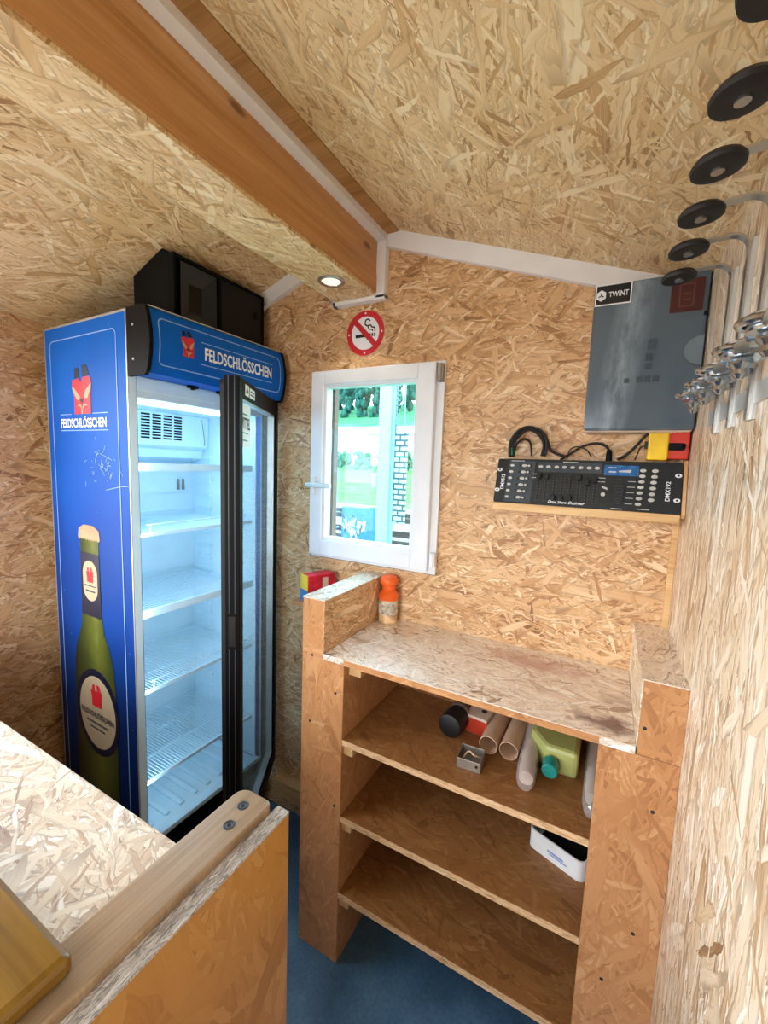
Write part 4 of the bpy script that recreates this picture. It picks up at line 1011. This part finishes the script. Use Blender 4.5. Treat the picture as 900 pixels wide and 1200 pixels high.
# ------------------------------------------------------------------ outside, beyond the window
G = -.4
b = MB()
b.box(-60, 40, .08, 6.6, G-.3, G)
b.face([(-160, 16.3, G+.05), (60, 16.3, G+.05), (60, 62, 1.0), (-160, 62, 1.0)])
g_ = b.build('ground', 'meadow'); struct(g_)
struct(MB().box(-60, 40, -40, .08, G-.3, G).build('ground_yard', noisy('pale_paving', [(.3, '8f8a84'), (.5, 'a8a39c'), (.7, 'bdb8b0')], 3)))
struct(MB().box(-60, 40, 6.6, 16.4, G-.3, G+.02).build('ground_trackbed', 'ballast'))
struct(MB().prism([(62, -2), (62, 1.0), (75, 4.5), (150, 26), (150, -2)], 'x', -200, 60).build('ground_hill', 'hill'))
for i, (y, lab) in enumerate(((7.8, 'steel rail outside running closest to the hut'), (9.2, 'second steel rail outside counted from the hut'), (12.0, 'third steel rail outside counted from the hut'), (13.4, 'steel rail outside closest to the meadow'))):
    b = MB((-8, y, G)).box(-50, 30, y-.07, y+.07, G+.02, G+.04).box(-50, 30, y-.02, y+.02, G+.04, G+.15).box(-50, 30, y-.04, y+.04, G+.15, G+.19)
    tag(b.build('railway_rail', 'rail'), lab, 'rail', 'railway rails outside the window')
t = thing('metal_pole', 'pale galvanised metal pole standing outside the window', 'pole', (-2.525, 3, G))
o = (-2.525, 3, G)
MB(o).box(-2.605, -2.445, 2.94, 3.06, G, 3.8).build('column', 'polegrey', t, bevel=.01)
MB(o).box(-2.45, -2.405, 2.97, 3.0, G+.4, 3.8).build('side_flange', plain('flange_blue', '6f93ac', .5), t)
MB(o).box(-2.67, -2.6, 2.93, 3.0, 1.35, 1.52).build('clamp_box', 'polegrey', t, bevel=.01)
MB(o).box(-2.405, -2.245, 2.985, 3.005, .95, 2.0).build('lattice_plate', 'lattice', t)
b = MB(o)
for k in range(10): b.box(-2.405, -2.36, 2.98, 3.0, 2.03+k*.055, 2.04+k*.055)
b.box(-2.405, -2.395, 2.98, 3.0, 2.0, 2.6).box(-2.3, -2.29, 2.98, 3.0, 2.0, 2.6)
b.build('rungs', plain('rung_grey', '56707c', .5), t)
t = thing('graffiti_cabinet', 'blue metal cabinet with white graffiti outside the window', 'cabinet', (-3.57, 4.15, G))
o = (-3.57, 4.15, G)
MB(o).box(-3.80, -3.385, 4.0, 4.35, G, .97).build('body', 'blue_box', t, bevel=.01)
b = MB(o); FG = ((0, 4.0, 0), (1, 0, 0), (0, 0, 1), (0, -1, 0))
rs = random.Random(9)
for k in range(13):
    x = -3.77+k*.029; zz = rs.uniform(.55, .8)
    ribbon(b, spline([(x, zz), (x+rs.uniform(-.03, .06), zz+rs.uniform(.03, .1)), (x+rs.uniform(0, .06), zz+rs.uniform(-.1, .02)), (x+.03, zz+rs.uniform(-.12, .05))], 5), .021, FG, .002+.001*k, .006+.001*k)
b.build('graffiti', 'spray', t)
t = thing('white_house', 'long white house behind the hedge outside the window', 'house', (-38, 66, 0))
o = (-38, 66, 0)
MB(o).box(-52, -29.5, 64, 72, 0, 7.2).build('walls', 'house', t)
MB(o).prism([(63.4, 7.2), (72.6, 7.2), (68, 8.9)], 'x', -53, -29).build('roof', 'house', t)
for k in range(6): MB(o).box(-50+k*3.4, -48.6+k*3.4, 63.95, 64.02, 5.2, 6.4).build('window', plain('house_window_%d' % k, 'a8b8c0', .2), t)
rs = random.Random(12)
def tree(name, x, y, zb, h, r, mat, lab, cat, grp, sc=(1, 1, 1), low=.1):
    t = thing(name, lab, cat, (x, y, zb), group=grp)
    MB((0, 0, 0)).cyl((0, 0, -.3), (0, 0, h*.55), r*.09, r*.05, seg=8).build('trunk', 'bark', t)
    b = MB()
    for k in range(26):
        a = rs.uniform(0, 2*PI); q = r*rs.uniform(.05, .75); zz = rs.uniform(low, .88)
        b.blob((q*math.cos(a), q*math.sin(a), h*zz), r*rs.uniform(.24, .42)*(1.2-.4*zz), (sc[0], sc[1], sc[2]), 2, .12)
    b.build('crown', mat, t)
hp = [(-47.5+2.15*k, 57+.7*(k % 2)) for k in range(11)]
for i, (x, y) in enumerate(hp):
    tree('garden_bush', x, y, .85, rs.uniform(2.6, 3.7), rs.uniform(.95, 1.1), 'hedge', 'rounded green bush in the hedge in front of the white house', 'bush', 'bushes beyond the meadow', (1, 1, 1.3))
for i in range(36):
    x = -114+i*1.6; y = 121+(i % 4)*9
    tree('forest_tree', x, y, 4.5+(y-75)*.2867-.3, rs.uniform(15, 19), rs.uniform(2.3, 2.9), 'leaf', 'dark forest tree on the hill crest far outside the window', 'tree', 'forest trees on the hill', (.9, .9, 1.6), low=.05)

# ------------------------------------------------------------------ light
W = bpy.data.worlds.new('sky'); SC.world = W; W.use_nodes = True
nt = W.node_tree; nt.nodes.clear()
bg = nt.nodes.new('ShaderNodeBackground'); ow = nt.nodes.new('ShaderNodeOutputWorld')
tcw = nt.nodes.new('ShaderNodeTexCoord'); sepw = nt.nodes.new('ShaderNodeSeparateXYZ'); rpw = nt.nodes.new('ShaderNodeValToRGB')
nt.links.new(tcw.outputs['Generated'], sepw.inputs[0]); nt.links.new(sepw.outputs[2], rpw.inputs[0])
rpw.color_ramp.elements[0].position = 0; rpw.color_ramp.elements[0].color = (.92, .96, 1, 1)
rpw.color_ramp.elements[1].position = 1; rpw.color_ramp.elements[1].color = (.80, .90, 1, 1)
nt.links.new(rpw.outputs[0], bg.inputs[0]); bg.inputs[1].default_value = 3.2
nt.links.new(bg.outputs[0], ow.inputs[0])
def portal(name, loc, rot, sx_, sy_):
    l = bpy.data.lights.new(name, 'AREA'); l.shape = 'RECTANGLE'; l.size = sx_; l.size_y = sy_; l.cycles.is_portal = True
    o = bpy.data.objects.new(name, l); COL.objects.link(o); o.location = loc; o.rotation_euler = rot
portal('hatch_daylight', (XL-T, (HY0+HY1)/2, (HZ0+HZ1)/2), (0, math.radians(-90), 0), HZ1-HZ0, HY1-HY0)
portal('door_daylight', ((DX0+DX1)/2, YF-T, (DZ+.95)/2), (math.radians(90), 0, 0), DX1-DX0, DZ-.95)
portal('window_daylight', (-.98, T+.03, 1.61), (math.radians(-90), 0, 0), .5, .68)
# the fridge lamp
l = bpy.data.lights.new('fridge_lamp', 'AREA'); l.shape = 'RECTANGLE'; l.size = .02; l.size_y = .44; l.energy = .45; l.color = (.50, .80, 1)
lo = bpy.data.objects.new('fridge_lamp', l); COL.objects.link(lo); lo.parent = fr_; lo.location = (-.055, FW/2, 1.782); lo.rotation_euler = (0, math.radians(-12), 0)
for yy, ry in ((.034, 1),):  # added fill strip, unseen, evens out the light inside the fridge
    l = bpy.data.lights.new('fridge_fill_strip', 'AREA'); l.shape = 'RECTANGLE'; l.size = .012; l.size_y = 1.35; l.energy = .62; l.color = (.50, .80, 1)
    lo = bpy.data.objects.new('fridge_fill_strip', l); COL.objects.link(lo); lo.parent = fr_; lo.location = (-.014, yy, 1.05)
    lo.rotation_euler = Vector((.75, -ry*.55, 0)).to_track_quat('Z', 'Y').to_euler()
l = bpy.data.lights.new('spot_lamp', 'SPOT'); l.energy = .5; l.spot_size = math.radians(100); l.color = (1, .9, .75); l.shadow_soft_size = .03
lo = bpy.data.objects.new('spot_lamp', l); COL.objects.link(lo); lo.location = (-1.055, -.19, 2.212)

# ------------------------------------------------------------------ camera
yaw, pitch, roll = [math.radians(v) for v in (28.057, -6.2447, 2.0874)]
fwd = Vector((-math.sin(yaw)*math.cos(pitch), math.cos(yaw)*math.cos(pitch), math.sin(pitch)))
right = Vector((math.cos(yaw), math.sin(yaw), 0)); up = right.cross(fwd)
r2 = right*math.cos(roll)+up*math.sin(roll); u2 = up*math.cos(roll)-right*math.sin(roll)
cam = bpy.data.cameras.new('camera'); cam.sensor_fit = 'VERTICAL'; cam.sensor_height = 36; cam.lens = 491.08/1200*36; cam.clip_start = .02; cam.clip_end = 600
co = bpy.data.objects.new('camera', cam); COL.objects.link(co)
co.matrix_world = Matrix(((r2.x, u2.x, -fwd.x, -.1793), (r2.y, u2.y, -fwd.y, -1.3985), (r2.z, u2.z, -fwd.z, 1.6126), (0, 0, 0, 1)))
SC.camera = co
SC.view_settings.view_transform = 'Standard'; SC.view_settings.look = 'None'; SC.view_settings.gamma = 1
SC.view_settings.use_curve_mapping = False
SC.view_settings.exposure = 2.05
SC.cycles.use_denoising = True
SC.cycles.max_bounces = 10; SC.cycles.diffuse_bounces = 6; SC.cycles.transparent_max_bounces = 16
